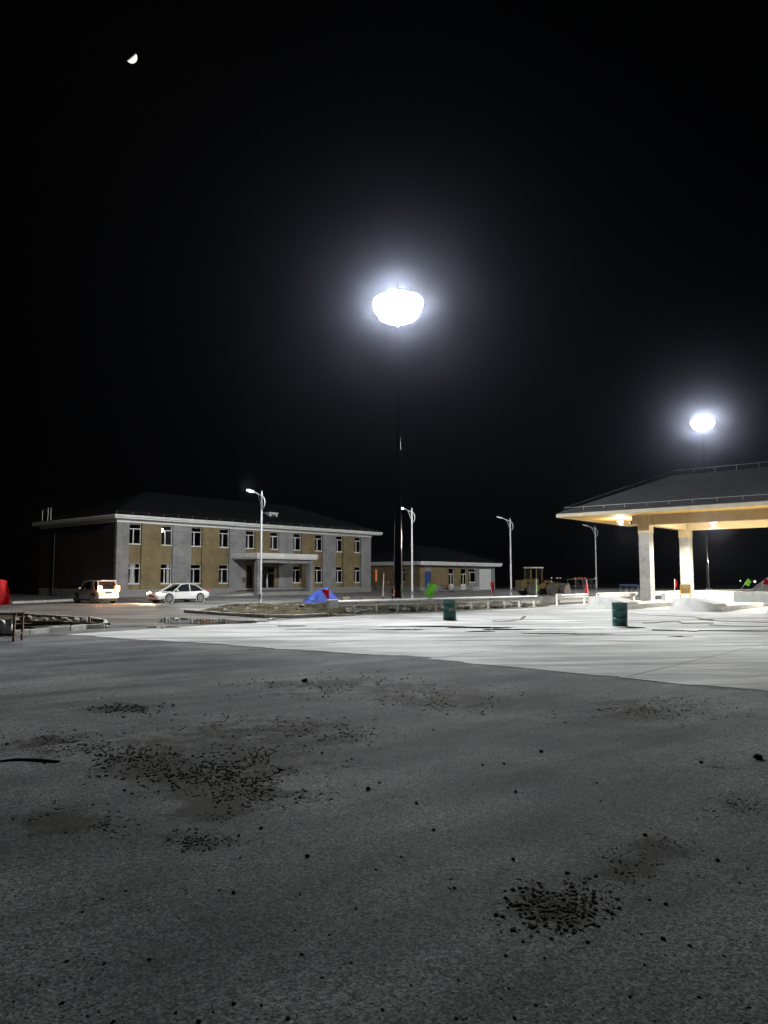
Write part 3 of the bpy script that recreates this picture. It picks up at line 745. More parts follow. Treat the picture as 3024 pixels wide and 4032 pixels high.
# ---- toll canopy
K = Vector((19.8, 56.5, 0))
can = thing('toll_canopy', 'toll station canopy with hipped grey roof on pale brick columns', 'canopy', K, RZ)
X0, X1, Y1, Y0 = -2.7, 10.9, 6.0, -31.0
ZS = 6.56
MB().box(X0 + .05, X1 - .05, Y0 + .05, Y1 - .05, ZS, ZS + .06).build('soffit', M['soffit'], can)
fa = MB(); ring(fa, X0, X1, Y0, Y1, .05, ZS - .02, ZS + .27); fa.build('fascia', M['fascia'], can)
crf, cA, cB = hip_roof(X0 - .06, X1 + .06, Y0 - .06, Y1 + .06, ZS + .275, 3.15, 'roof', M['canopy_roof'], can, along='y')
e_ = .45
rail_run(crf, (X0 + e_, Y1 - e_, ZS + .42), (X0 + e_, Y0 + e_, ZS + .42), 22, .32, .014, 'dull_steel')
rail_run(crf, (X0 + e_, Y1 - e_, ZS + .42), (cB[0], cB[1], cB[2]), 8, .34, .018, 'dark_metal')
rail_run(crf, (cB[0], cB[1], cB[2]), (cA[0], cA[1], cA[2]), 15, .36, .014, 'dull_steel')
CW = .40
cols = [(0, 0), (8.5, 0), (0, -11.2), (8.5, -11.2), (0, -22.4), (8.5, -22.4)]
bh, bw2 = .145, .19
br_proto = None
for ci, (cx, cy_) in enumerate(cols):
    core = MB().box(cx - CW + .012, cx + CW - .012, cy_ - CW + .012, cy_ + CW - .012, 0, 5.2).build('column', M['column_mortar'], can)
    MB().box(cx - CW - .03, cx + CW + .03, cy_ - CW - .03, cy_ + CW + .03, 5.2, ZS).build('column_head', M['beam'], core)
    if ci < 2:
        n_ = 0
        stuff = MB()
        for row in range(35):
            z = .02 + row * .148
            for face in (0, 1, 2, 3):
                ws = [.19, .19, .19, .19] if row % 2 == 0 else [.095, .19, .19, .19, .095]
                p = -CW
                for w_ in ws:
                    a, b = p + .005, p + w_ * 2 * CW / .76 - .005; p = b + .005; o_ = rnd.uniform(-.004, .006)
                    if face == 0: bb = (cx - CW - o_, cx - CW + .03, cy_ + a, cy_ + b)
                    elif face == 1: bb = (cx + a, cx + b, cy_ - CW - o_, cy_ - CW + .03)
                    elif face == 2: bb = (cx + CW - .03, cx + CW + o_, cy_ + a, cy_ + b)
                    else: bb = (cx + a, cx + b, cy_ + CW - .03, cy_ + CW + o_)
                    if face in (0, 1) and n_ < 299:
                        MB().box(*bb, z, z + .138).build('brick', M['column_brick'], core); n_ += 1
                    else: stuff.box(*bb, z, z + .138)
        tag(stuff.build('brickwork', M['column_brick'], core), kind='stuff')
    else:
        stuff = MB()
        for row in range(35):
            z = .02 + row * .148
            for a in range(4):
                p = -CW + a * .2; q = p + .195
                stuff.box(cx - CW, cx - CW + .03, cy_ + p, cy_ + q, z, z + .138).box(cx + p, cx + q, cy_ - CW, cy_ - CW + .03, z, z + .138).box(cx + CW - .03, cx + CW, cy_ + p, cy_ + q, z, z + .138).box(cx + p, cx + q, cy_ + CW - .03, cy_ + CW, z, z + .138)
        tag(stuff.build('brickwork', M['column_brick'], core), kind='stuff')
zb0, zb1 = 5.80, ZS - .003
for xb in (0, 8.5):
    for a, b in ((-.44, -10.76), (-11.64, -21.96), (-22.84, -30.2)):
        MB().box(xb - .28, xb + .28, b, a, zb0, zb1).build('beam', M['beam'], can)
    MB().box(xb - .22, xb + .22, .44, .95, zb0 + .1, zb1).build('beam_end', M['beam'], can)
for yb in (0, -11.2, -22.4):
    MB().box(.44, 8.06, yb - .28, yb + .28, zb0, zb1).build('beam', M['beam'], can)
for fxx, yl, zl in ((2.0, 2.85, 6.34), (4.2, -3.6, 6.05), (4.2, -10.2, 6.05), (4.2, -16.8, 6.05), (4.2, -23.4, 6.05)):
    dn = MB().lathe([(.10, .16), (.24, .13), (.27, .02), (.25, 0)], 18).build('downlight', M['white_steel'], can, smooth=True); dn.location = (fxx, yl, zl)
    ln = MB().lathe([(.02, -.09), (.14, -.07), (.22, -.02), (.235, .01)], 18).build('lens', E_down, dn, smooth=True)
    MB().tube([(fxx, yl, zl + .15), (fxx, yl, ZS - .002)], .02, 6).build('lamp_rod', M['white_steel'], can)
    lamp('downlight_lamp', 'SPOT', CANOPY_W if zl < 6.2 else CANOPY_W * .12, (fxx, yl, zl - .20), can, .16, (1, .95, .84), (0, 0, 0), spot_size=R(158), spot_blend=.35)
    lamp('downlight_spill', 'POINT', 1000 if zl < 6.2 else 560, (fxx, yl, zl - .22), can, .16, (1, .94, .80))
sp_ = MB().box(-.14, .14, -.12, .12, -.1, .1).build('floodlight', M['dark_metal'], can); sp_.location = (.1, 1.08, 6.05)
MB().box(-.12, .12, .122, .135, -.085, .085).build('lens', E_down, sp_)

# ================================================================== LIGHT MASTS
def light_mast(base, top_z, label, r0, watts, gusset=True):
    t_ = thing('light_mast', label, 'light mast', base, 0, 'high light masts')
    hh = top_z
    MB().tube([(0, 0, .08), (0, 0, hh * .34), (0, 0, hh * .68), (0, 0, hh + .7)], [r0, r0 * .68, r0 * .42, r0 * .30], 24).build('pole', M['mast'], t_, smooth=True)
    for z, rr in ((hh * .34, r0 * .69), (hh * .68, r0 * .44)):
        MB().tube([(0, 0, z - .05), (0, 0, z + .05)], rr + .004, 24).build('joint_collar', M['mast'], t_, smooth=True)
    bp = MB().lathe([(r0 + .26, 0), (r0 + .26, .05), (r0 + .05, .06)], 24).build('base_plate', M['white_steel'], t_)
    for k in range(8):
        a = k * math.pi / 4 + .2; Mx = Matrix.Rotation(a, 4, 'Z')
        g_ = MB(); vs = [Mx @ Vector(p) for p in ((r0 - .02, -.012, .055), (r0 + .22, -.012, .055), (r0 + .2, -.012, .12), (r0 - .01, -.012, .62), (r0 - .02, .012, .055), (r0 + .22, .012, .055), (r0 + .2, .012, .12), (r0 - .01, .012, .62))]
        g_.add(vs, [(0, 1, 2, 3), (7, 6, 5, 4), (0, 4, 5, 1), (1, 5, 6, 2), (2, 6, 7, 3), (3, 7, 4, 0)]).build('gusset', M['white_steel'], bp)
    RR = 1.15
    rg = MB(); rg.tube([(RR * math.cos(k * math.pi / 12), RR * math.sin(k * math.pi / 12), hh + .35) for k in range(25)], .05, 6, False)
    for k in range(4):
        a = k * math.pi / 2 + .3; rg.tube([(.1 * math.cos(a), .1 * math.sin(a), hh + .5), (RR * math.cos(a), RR * math.sin(a), hh + .35)], .04, 6)
    rg.build('lamp_ring', M['dark_metal'], t_)
    for (tier_r, tier_z, cnt, tilt, sz) in ((.60, .46, 8, 10, .28), (1.06, .10, 12, 20, .31), (.85, -.28, 9, 34, .30), (.45, -.46, 5, 48, .28)):
        for k in range(cnt):
            a = 2 * math.pi * k / cnt + .15 + tier_z + rnd.uniform(-.08, .08); sz *= rnd.uniform(.93, 1.09)
            Mx = Matrix.Translation((tier_r * math.cos(a), tier_r * math.sin(a), hh + tier_z)) @ Matrix.Rotation(a, 4, 'Z') @ Matrix.Rotation(R(tilt), 4, 'Y')
            hs = MB().box(-.22, .02, -sz, sz, -sz, sz, Mx).build('floodlight', M['dark_metal'], t_)
            MB().lathe([(sz * 1.18, 0), (sz * 1.12, .10), (sz * .8, .22), (sz * .3, .29)], 14, Mx @ Matrix.Translation((.02, 0, 0)) @ Matrix.Rotation(math.pi / 2, 4, 'Y')).build('lens', E_flood, hs, smooth=True)
    NB = 6
    for k in range(NB):                                # the discharge lamps: each throws outward and down
        a = 2 * math.pi * k / NB + .5
        d_ = Vector((math.cos(a) * math.cos(R(32)), math.sin(a) * math.cos(R(32)), -math.sin(R(32))))
        l_ = lamp('discharge_lamp', 'SPOT', watts * .42, ((RR + .30) * math.cos(a), (RR + .30) * math.sin(a), hh - .02), t_, .16, (.97, .99, 1.0), None, spot_size=R(125), spot_blend=1.0)
        l_.rotation_euler = d_.to_track_quat('-Z', 'Y').to_euler()
    lamp('stray_light', 'POINT', watts * .20, (.2, -.80, hh - .55), t_, .25, (.97, .99, 1.0))
    MB().tube([(0, 0, hh + .7), (0, 0, hh + 1.5)], .012, 6).build('lightning_rod', M['black'], t_)
    return t_
light_mast(Vector((.78, 40.9, .1)), AT(1585, 1215, 40.9).z - .1, 'tall polished floodlight mast standing in the verge behind the long guard rail', .27, FLOOD_W)
mb2 = G(2792, 2331); mb2 = Vector((mb2.x * .93, mb2.y * .93, 0))
light_mast(mb2, AT(2785, 1668, mb2.y).z, 'floodlight mast rising behind the toll canopy roof', .30, FLOOD_W * .5)

# ================================================================== STREET LAMPS
def street_lamp(base, label, lit):
    t_ = thing('street_lamp', label, 'street lamp', base, 0, 'street lamps along the yard road')
    H_ = 7.35
    MB().tube([(0, 0, 0), (0, 0, H_ * .5), (0, 0, H_ - .25), (0, 0, H_)], [.085, .072, .055, .012], 14).build('pole', M['pole_paint'], t_, smooth=True)
    MB().lathe([(.17, 0), (.17, .03), (.10, .05)], 16).build('base_plate', M['pole_paint'], t_)
    MB().box(-.05, .05, -.10, -.075, .45, .75).build('hatch', M['dark_metal'], t_)
    # the arm reaches over the yard road
    d = V.copy()
    def pt(a, z): return tuple(d * a * .86 + Vector((0, 0, z)))
    arm = [pt(-.02, 6.15), pt(-.20, 6.22), pt(-.33, 6.42), pt(-.34, 6.68), pt(-.22, 6.88), pt(0, 7.0), pt(.35, 7.12), pt(.75, 7.26), pt(1.0, 7.35)]
    MB().tube(arm, .035, 8).build('arm', M['pole_paint'], t_, smooth=True)
    MB().tube([pt(.02, 6.35), pt(.25, 6.75), pt(.48, 7.15)], .022, 8).build('brace', M['pole_paint'], t_, smooth=True)
    ang = math.atan2(d.y, d.x)
    Mx = Matrix.Translation(pt(1.28, 7.44)) @ Matrix.Rotation(ang, 4, 'Z') @ Matrix.Rotation(R(-17), 4, 'Y')
    hd = MB(); n = 7
    prof = [(-.34, .05, .03), (-.22, .10, .05), (0, .14, .065), (.22, .13, .06), (.34, .07, .03)]
    for (xx, w_, h_) in prof:
        for k in range(12):
            t = 2 * math.pi * k / 12; zz = math.sin(t); hd.v.append(tuple(Mx @ Vector((xx, w_ * math.cos(t), h_ * (zz if zz > 0 else zz * .25)))))
    for i in range(4):
        for k in range(12):
            k2 = (k + 1) % 12; hd.f.append((i * 12 + k, i * 12 + k2, i * 12 + 12 + k2, i * 12 + 12 + k))
    hd.f.append(tuple(range(12))); hd.f.append(tuple(range(48, 60)))
    ho = hd.build('lamp_head', M['pole_paint'], t_, smooth=True)
    MB().box(-.18, .27, -.10, .10, -.085, -.022, Mx).build('lens', E_street if lit else M['pvc'], ho, bevel=.01)
    if lit:
        lamp('lamp_light', 'SPOT', 220 if lit == 1 else 40, Mx @ Vector((.05, 0, -.12)), t_, .10, (.95, 1, 1), (0, 0, 0), spot_size=R(150), spot_blend=.6)
    return t_
for (x, yb, Y, lab, lit) in [(1025, 0, 47.6, 'lit white street lamp standing in front of the office porch', 1), (1623, 0, 59.3, 'white street lamp standing just beside the polished light mast', 2),
        (2013, 0, 69.0, 'unlit white street lamp between the annex and the wheel loader', 0), (2350, 0, 79.6, 'unlit white street lamp beside the toll canopy eave', 0)]:
    p = AT(x, 2350, Y); street_lamp(Vector((p.x, Y, 0.05)), lab, lit)

# ================================================================== GUARD RAILS
W_PROF = [(-.042 + .040 * math.cos(2 * math.pi * (z_ / 20) * 2), .31 * z_ / 20) for z_ in range(21)]
def guard_rail(a, b, label, nposts, endcap=None, zt=.76):
    a, b = Vector(a), Vector(b); d = b - a; L = d.length; ang = math.atan2(d.y, d.x)
    t_ = thing('guard_rail', label, 'guard rail', a, ang, 'steel guard rails')
    front = W_PROF; back = [(y + .008, z) for y, z in reversed(W_PROF)]
    poly = [(y, z + zt - .31) for y, z in front + back]
    n = max(1, round(L / 4.2))
    for k in range(n):
        x0, x1 = L * k / n - (.06 if k else 0), L * (k + 1) / n
        pz = [(y - (.006 if k % 2 else 0), z) for y, z in poly]
        MB().extr(pz, 'x', x0, x1).build('beam', M['white_steel'], t_)
    pp_ = MB().box(-.06, .06, .09, .20, -.25, zt - .02).build('post', M['white_steel'], t_, bevel=.008); pp_.location = (.12, 0, 0)
    sp = MB().box(-.05, .05, .012, .088, zt - .28, zt - .06).build('spacer_block', M['dark_metal'], t_); sp.location = (.12, 0, 0)
    bo = MB().box(-.035, .035, -.03, -.008, zt - .175, zt - .125).build('bolt_plate', M['dark_metal'], t_); bo.location = (.12, 0, 0)
    for k in range(1, nposts):
        x = .12 + (L - .24) * k / (nposts - 1)
        copy_obj(pp_, t_, (x, 0, 0)); copy_obj(sp, t_, (x, 0, 0)); copy_obj(bo, t_, (x, 0, 0))
    if endcap:
        for e in endcap:
            x = 0 if e == 0 else L; s = 1 if e == 0 else -1
            mb = MB(); n_ = 8
            out = []
            for k in range(n_ + 1):
                t = math.pi * k / n_
                out.append((x - s * (.22 * math.sin(t)), -.10 + .17 * (1 - math.cos(t)) * .5 * 1.3))
            poly = [(x + s * .42, -.10)] + out + [(x + s * .42, .12)]
            mb.prism(poly, zt - .36, zt + .03); mb.build('end_terminal', M['white_steel'], t_, bevel=.02)
    return t_
guard_rail((-2.55, 35.75, 0), (9.45, 46.4, 0), 'long white guard rail with rounded end terminal beside the tarpaulin', 12, (0,))
guard_rail((11.25, 48.6, 0), (14.0, 51.9, 0), 'short white guard rail section on two posts', 2, (0,))
guard_rail((15.2, 53.4, 0), (19.2, 57.2, 0), 'white guard rail ending at the brick canopy column', 3)
guard_rail((20.8, 58.9, 0), (36.5, 74.0, 0), 'grey guard rail running beyond the canopy columns', 8)

# ================================================================== DRUMS
def drum(p, label, rot, dent):
    t_ = thing('oil_drum', label, 'oil drum', p, rot, 'green oil drums')
    prof = [(.27, 0), (.29, .01), (.29, .03), (.28, .045), (.28, .27), (.287, .285), (.295, .295), (.287, .305), (.28, .32), (.28, .565), (.287, .58), (.295, .59), (.287, .6), (.28, .615), (.28, .845), (.29, .86), (.29, .88), (.275, .88), (.27, .86)]
    n = 36; mb = MB(); mb.lathe(prof, n)
    vs = []
    for v in mb.v:
        k = 1 + dent * noise.noise(Vector((v[0] * 4, v[1] * 4, v[2] * 3)))
        lean = dent * .55 * v[2]
        vs.append((v[0] * k + lean * .0, v[1] * k, v[2]))
    mb.v = vs
    mb.build('drum_shell', M['drum'], t_, smooth=True)
    MB().lathe([(.05, .862), (.05, .885), (.02, .885)], 12, Matrix.Translation((.16, .05, 0))).build('bung_cap', M['dark_metal'], t_)
    # worn paint patch, following the shell on the side facing the road
    mb = MB(); m_ = 12
    for i in range(m_ + 1):
        for j in range(6):
            a = -math.pi / 2 - rot + (-.15 + .75 * i / m_); z = .36 + .17 * j / 5 + .03 * noise.noise(Vector((i * .7, j * 2.0, dent * 10)))
            mb.v.append((.2835 * math.cos(a) , .2835 * math.sin(a), z))
    for i in range(m_):
        for j in range(5):
            if noise.noise(Vector((i * .45, j * .6, 3.3))) > -.12:
                q = i * 6 + j; mb.f.append((q, q + 6, q + 7, q + 1))
    if dent < .05: mb.build('worn_patch', M['rust'], t_, smooth=True)
    return t_
p = G(1771, 2442); drum((p.x, p.y, .006), 'upright green oil drum with worn paint patch on the concrete apron', 0, .02)
p = G(2442, 2466); drum((p.x, p.y, .006), 'dented dark green oil drum standing beside wet cracks', 1.2, .10)

# ================================================================== TOLL ISLANDS
def island_nose(p, label):
    """rounded toll island end: stepped foot, raised block falling away at one side, low kerbed body behind; local x along the lane"""
    t_ = thing('island_nose', label, 'concrete island', p, RZ, 'toll island noses')
    W2 = 1.22
    def outline(w, bulge, back):
        pts = []
        for k in range(17):
            t = k / 16; y = w - 2 * w * t
            pts.append((-bulge * (1 - abs(2 * t - 1) ** 2.6), y))
        return pts + [(back, -w), (back, w)]
    def tier(name, w0, b0, w1, b1, z0, z1, back, drop):
        a, b = outline(w0, b0, back), outline(w1, b1, back - .04); n = len(a); mb = MB()
        mb.v += [(x, y, z0) for x, y in a]
        def top(y): return z1 - drop * max(0, min(1, (.25 - y) / 1.4)) ** 1.5
        mb.v += [(x, y, top(y)) for x, y in b]
        mb.f += [(i, (i + 1) % n, n + (i + 1) % n, n + i) for i in range(n)]
        mb.f += [tuple(reversed(range(n)))]
        # cap as strips across so that the fall is smooth
        m_ = 17
        c0 = len(mb.v)
        mb.v += [(back - .04, y, top(y)) for x, y in b[:m_]]
        for i in range(m_ - 1): mb.f.append((n + i, n + i + 1, c0 + i + 1, c0 + i))
        return mb.build(name, M['precast'], t_, smooth=True)
    tier('foot_slab', W2 + .22, .62, W2 + .16, .56, 0, .20, 2.0, 0)
    tier('nose_block', W2, .46, W2 - .10, .36, .203, .70, 1.7, .30)
    MB().box(2.01, 9.5, -1.05, 1.05, 0, .26).build('island_kerb', M['precast'], t_, bevel=.03)
    return t_
n1 = G(2290, 2396)
for k, lab in enumerate(['precast island nose behind the dented green drum', 'precast island nose with the orange board behind it', 'precast island nose beside the white parapet block']):
    q = n1 + U * .25 - V * (5.0 * k + 1.5)
    island_nose((q.x, q.y, .006), lab)
def parapet(name, a, b, h, w, label, cat, grp=None):
    a, b = Vector(a), Vector(b); d = b - a; L = d.length
    t_ = thing(name, label, cat, (a.x, a.y, .006), math.atan2(d.y, d.x), grp)
    n = max(1, round(L / 3.0))
    for k in range(n):
        x0, x1 = L * k / n + .008, L * (k + 1) / n - .008
        MB().extr([(-w / 2 - .14, 0), (-w / 2 - .14, .14), (-w / 2, .26), (-w / 2, h), (w / 2, h), (w / 2, .26), (w / 2 + .14, .14), (w / 2 + .14, 0)], 'x', x0, x1).build('parapet_block', M['precast'], t_, bevel=.015)
    return t_
a = AT(2612, 2360, 53.5); b = AT(2890, 2360, 61.0)
parapet('parapet', (a.x, a.y, 0), (b.x, b.y, 0), .74, .30, 'low concrete parapet stretching beneath the canopy behind the orange board', 'parapet')
a = AT(2890, 2380, 49.5); b = a + U * 1.2 - V * 6
parapet('parapet', (a.x, a.y, 0), (b.x, b.y, 0), .92, .34, 'bright concrete parapet block beyond the last island nose', 'parapet')

# orange board on trestle legs
p = AT(2700, 2356, 50.5)
t_ = thing('notice_board', 'orange framed notice board standing on legs on the island', 'board', (p.x, p.y, .006), R(-8))
fz = CAM_H - (2301 - 2277) / F_PX * 50.5
MB().box(-.34, -.28, -.02, .02, .75, fz).box(.28, .34, -.02, .02, .75, fz).box(-.28, .28, -.02, .02, fz - .07, fz).box(-.28, .28, -.02, .02, .75, .82).build('frame', M['orange'], t_)
bd = MB().box(-.28, .28, -.008, .01, .82, fz - .07).build('panel', mat('ochre_panel', (.30, .20, .06), .6), t_)
mk = MB()
for r_i, zz in enumerate((1.28, 1.17)):
    x = -.22
    while x < .22:
        w_ = rnd.uniform(.02, .06)
        mk.box(x, min(x + w_, .23), -.0125, -.009, zz, zz + rnd.uniform(.04, .07)); x += w_ + .025
mk.build('lettering', M['pvc'], bd)
MB().tube([(-.31, -.01, .78), (-.38, -.30, .0)], .022, 6).build('leg', M['orange'], t_); MB().tube([(.31, -.01, .78), (.38, -.30, .0)], .022, 6).build('leg', M['orange'], t_)
MB().tube([(-.31, .01, .78), (-.34, .3, .0)], .022, 6).build('leg', M['orange'], t_); MB().tube([(.31, .01, .78), (.34, .3, .0)], .022, 6).build('leg', M['orange'], t_)
MB().box(-.36, .36, -.16, -.12, .42, .47).build('cross_bar', M['orange'], t_)

# ================================================================== FLAGS
def flag(name, base, pole_top, pts, m, label, seed, thick=.004, pole_r=.014, group='flags tied along the rails'):
    """pole from base to pole_top; cloth = four corner points (hoist top, fly top, fly bottom, hoist bottom)"""
    t_ = thing(name, label, 'flag', base, 0, group); b = Vector(base)
    MB().tube([(0, 0, 0), tuple(Vector(pole_top) - b)], pole_r, 6).build('flag_pole', M['pvc'], t_)
    q = [Vector(p) - b for p in pts]; n = 12; mb = MB()
    for s in range(2):
        for i in range(n + 1):
            for j in range(n + 1):
                a, c_ = i / n, j / n
                p = (q[0] * (1 - a) + q[1] * a) * (1 - c_) + (q[3] * (1 - a) + q[2] * a) * c_
                wv = .055 * a * math.sin(a * 7 + c_ * 3 + seed) + .05 * a * noise.noise(Vector((a * 3, c_ * 3, seed)))
                mb.v.append((p.x + .25 * wv * math.cos(seed), p.y + wv + s * thick, p.z + .02 * a * noise.noise(Vector((a * 4, c_ * 2, seed + 9)))))
    m2 = (n + 1) ** 2
    for s in range(2):
        for i in range(n):
            for j in range(n):
                k = s * m2 + i * (n + 1) + j; mb.f.append((k, k + n + 1, k + n + 2, k + 1))
    mb.build('cloth', m, t_, smooth='all'); return t_
def railY(x):                                         # distance of the long guard rail under a pixel column
    k = (x - 1512) / F_PX; a = Vector((-2.55, 35.75)); d = Vector((12.0, 10.65))
    t = (k * a.y - a.x) / (d.x - k * d.y); return a.y + d.y * t
def F4(Y, *px, dy=(0, 0, 0, 0)): return [AT(x, y, Y + e) for (x, y), e in zip(px, dy)]
Y = railY(1668) + .12
flag('flag', AT(1660, 2368, Y), AT(1689, 2293, Y), F4(Y, (1687, 2297), (1721, 2303), (1702, 2351), (1668, 2346), dy=(0, .25, .25, 0)), M['green_cloth'], 'bright green flag tilted over the guard rail near the light mast', 1.0)
Y = railY(1935) + .12
flag('flag', AT(1940, 2352, Y), AT(1926, 2286, Y), F4(Y, (1930, 2294), (1946, 2292), (1943, 2338), (1934, 2338), dy=(0, .2, .3, 0)), M['red_cloth'], 'limp red flag on the guard rail before the garage door', 2.0)
Y = railY(2113) + .1
flag('flag', AT(2112, 2352, Y), AT(2112, 2280, Y), F4(Y, (2112, 2283), (2116, 2300), (2121, 2320), (2111, 2336), dy=(0, .2, .3, 0)), M['green_cloth'], 'limp green flag at the rail end before the wheel loader', 3.0)
Y = 52.2
flag('flag', AT(2318, 2352, Y), AT(2309, 2281, Y), F4(Y, (2309, 2283), (2312, 2290), (2322, 2346), (2300, 2336), dy=(0, .2, .4, 0)), M['red_cloth'], 'hanging pointed red flag at the short guard rail', 4.0)
Y = 63.5
flag('flag', AT(2656, 2346, Y), AT(2656, 2279, Y), F4(Y, (2657, 2281), (2671, 2290), (2667, 2305), (2657, 2317), dy=(0, .3, .3, 0)), M['red_cloth'], 'dark red flag between the two brick columns', 5.0)
Y = 70.0
flag('flag', AT(2912, 2330, Y), AT(2948, 2277, Y), F4(Y, (2944, 2278), (2960, 2290), (2948, 2309), (2930, 2300), dy=(0, .3, .3, 0)), M['green_cloth'], 'leaning green flag beyond the bright parapet', 6.0)
Y = 74.0
flag('flag', AT(3000, 2325, Y), AT(3009, 2277, Y), F4(Y, (3009, 2279), (3034, 2284), (3028, 2302), (3004, 2301), dy=(0, .3, .3, 0)), M['red_cloth'], 'red flag planted at the grey spoil heap', 7.0)
Y = 36.0
flag('flag', AT(-32, 2424, Y), AT(-28, 2262, Y), F4(Y, (-28, 2275), (26, 2286), (46, 2378), (-30, 2386), dy=(0, .4, .3, 0)), M['red_cloth'], 'large red flag hanging above the planting bed', 8.0)

# ================================================================== TARPAULIN HEAP
tp = G(1258, 2388); tp = Vector((tp.x, 45.5, .15)); tp.x = AT(1262, 2380, 45.5).x
t_ = thing('tarpaulin_heap', 'blue tarpaulin thrown over a heap beside the guard rail end', 'tarpaulin', tp, 0)
NX, NY = 34, 22; mb = MB()
for i in range(NX + 1):
    for j in range(NY + 1):
        x = -1.32 + 2.55 * i / NX; y = -.95 + 1.9 * j / NY
        a = (x + 1.32) / 2.55
        ridge = 1.06 * (min(1, a / .62) ** .75 if a < .62 else max(0, 1 - ((a - .62) / .40) ** 1.35))
        yy_ = abs(y) / .95
        z = ridge * max(0, 1 - yy_ ** 2.2) + .03
        p = Vector((x, y, 0)); z += .10 * noise.noise(p * 1.9 + Vector((5, 2, 0))) * min(1, z * 2) + .05 * abs(noise.noise(p * 4.2)) * min(1, z * 2)
        z += (.07 if a > .6 else .025) * math.sin(y * 13 + x * 5 + 2 * noise.noise(p * 2)) * min(1, z)
        mb.v.append((x + .06 * noise.noise(p * 2), y + .06 * noise.noise(p * 2.5 + Vector((9, 0, 0))), z))
for i in range(NX):
    for j in range(NY):
        k = i * (NY + 1) + j; mb.f.append((k, k + NY + 1, k + NY + 2, k + 1))
mb.build('tarpaulin', M['blue_tarp'], t_, smooth='all')
for i, (x, y) in enumerate([(-1.35, -.5), (-1.25, .2), (.95, -.85), (.1, -1.0)]):
    o = MB().rock((0, 0, .1), rnd.uniform(.13, .19), i + 70, 2).build('weight_stone', M['rubble'], t_); o.location = (x, y, 0)
Y = 36.1
flag('pennant', AT(1300, 2400, Y), AT(1297, 2319, Y), F4(Y, (1296, 2321), (1263, 2322), (1287, 2352), (1294, 2366), dy=(0, .1, .2, 0)), M['red_cloth'], 'red pennant drooping in front of the blue tarpaulin', 9.0)
a, b = G(1215, 2392, .35), G(1290, 2402, .3)
o = MB().box(-.9, .9, -.05, .05, -.02, .02).build('plank', M['wood']); o.location = (AT(1255, 2388, 42).x, 42, .48); o.rotation_euler = (0, R(12), R(-20)); tag(o, 'weathered plank leaning at the foot of the blue tarpaulin', 'plank')

# ================================================================== CARS
def wheel(parent, x, y, r=.33, w=.21):
    s = 1 if y > 0 else -1
    Mx = Matrix.Translation((x, y, r)) @ Matrix.Rotation(math.pi / 2, 4, 'X')
    ty = MB().lathe([(r * .66, -w / 2), (r * .93, -w / 2), (r, -w / 2 + .03), (r, w / 2 - .03), (r * .93, w / 2), (r * .66, w / 2)], 28, Mx)
    wo = MB().build('wheel', None, parent) if False else ty.build('wheel', M['rubber'], parent, smooth=True)
    rm = MB(); yo = -s * (w / 2 + .004)
    # rim disc with spokes, outer side
    Mr = Matrix.Translation((x, y + s * (w / 2 + .003), r)) @ Matrix.Rotation(math.pi / 2, 4, 'X')
    for k in range(5):
        for dd_ in (-.13, .13):
            a = 2 * math.pi * k / 5 + dd_
            rm.tube([Mr @ Vector((.03 * math.cos(a), .03 * math.sin(a), 0)), Mr @ Vector((r * .64 * math.cos(a), r * .64 * math.sin(a), 0))], .018, 5)
    rm.tube([Mr @ Vector((r * .66 * math.cos(t * .2618), r * .66 * math.sin(t * .2618), 0)) for t in range(25)], .018, 5, False)
    rm.lathe([(.05, -.015), (.05, .015)], 10, Mr)
    rm.build('rim', M['alloy'], wo)
    MB().lathe([(r * .63, -.005), (r * .63, 0)], 20, Matrix.Translation((x, y + s * (w / 2 - .05), r)) @ Matrix.Rotation(math.pi / 2, 4, 'X')).build('brake_disc', M['dark_metal'], wo)
    return wo
def loft(sections, name, m, parent, smooth=True, close=True):
    """sections: list of (x, [(y,z)...]) half outlines from bottom centre up to the top centre, mirrored"""
    mb = MB(); cnt = None
    for x, half in sections:
        ring_ = [(x, y, z) for y, z in half] + [(x, -y, z) for y, z in reversed(half)]
        cnt = len(ring_); mb.v += ring_
    for i in range(len(sections) - 1):
        for k in range(cnt):
            k2 = (k + 1) % cnt; mb.f.append((i * cnt + k, i * cnt + k2, (i + 1) * cnt + k2, (i + 1) * cnt + k))
    mb.f.append(tuple(range(cnt))); mb.f.append(tuple(range((len(sections) - 1) * cnt, len(sections) * cnt)))
    return mb.build(name, m, parent, smooth=smooth)
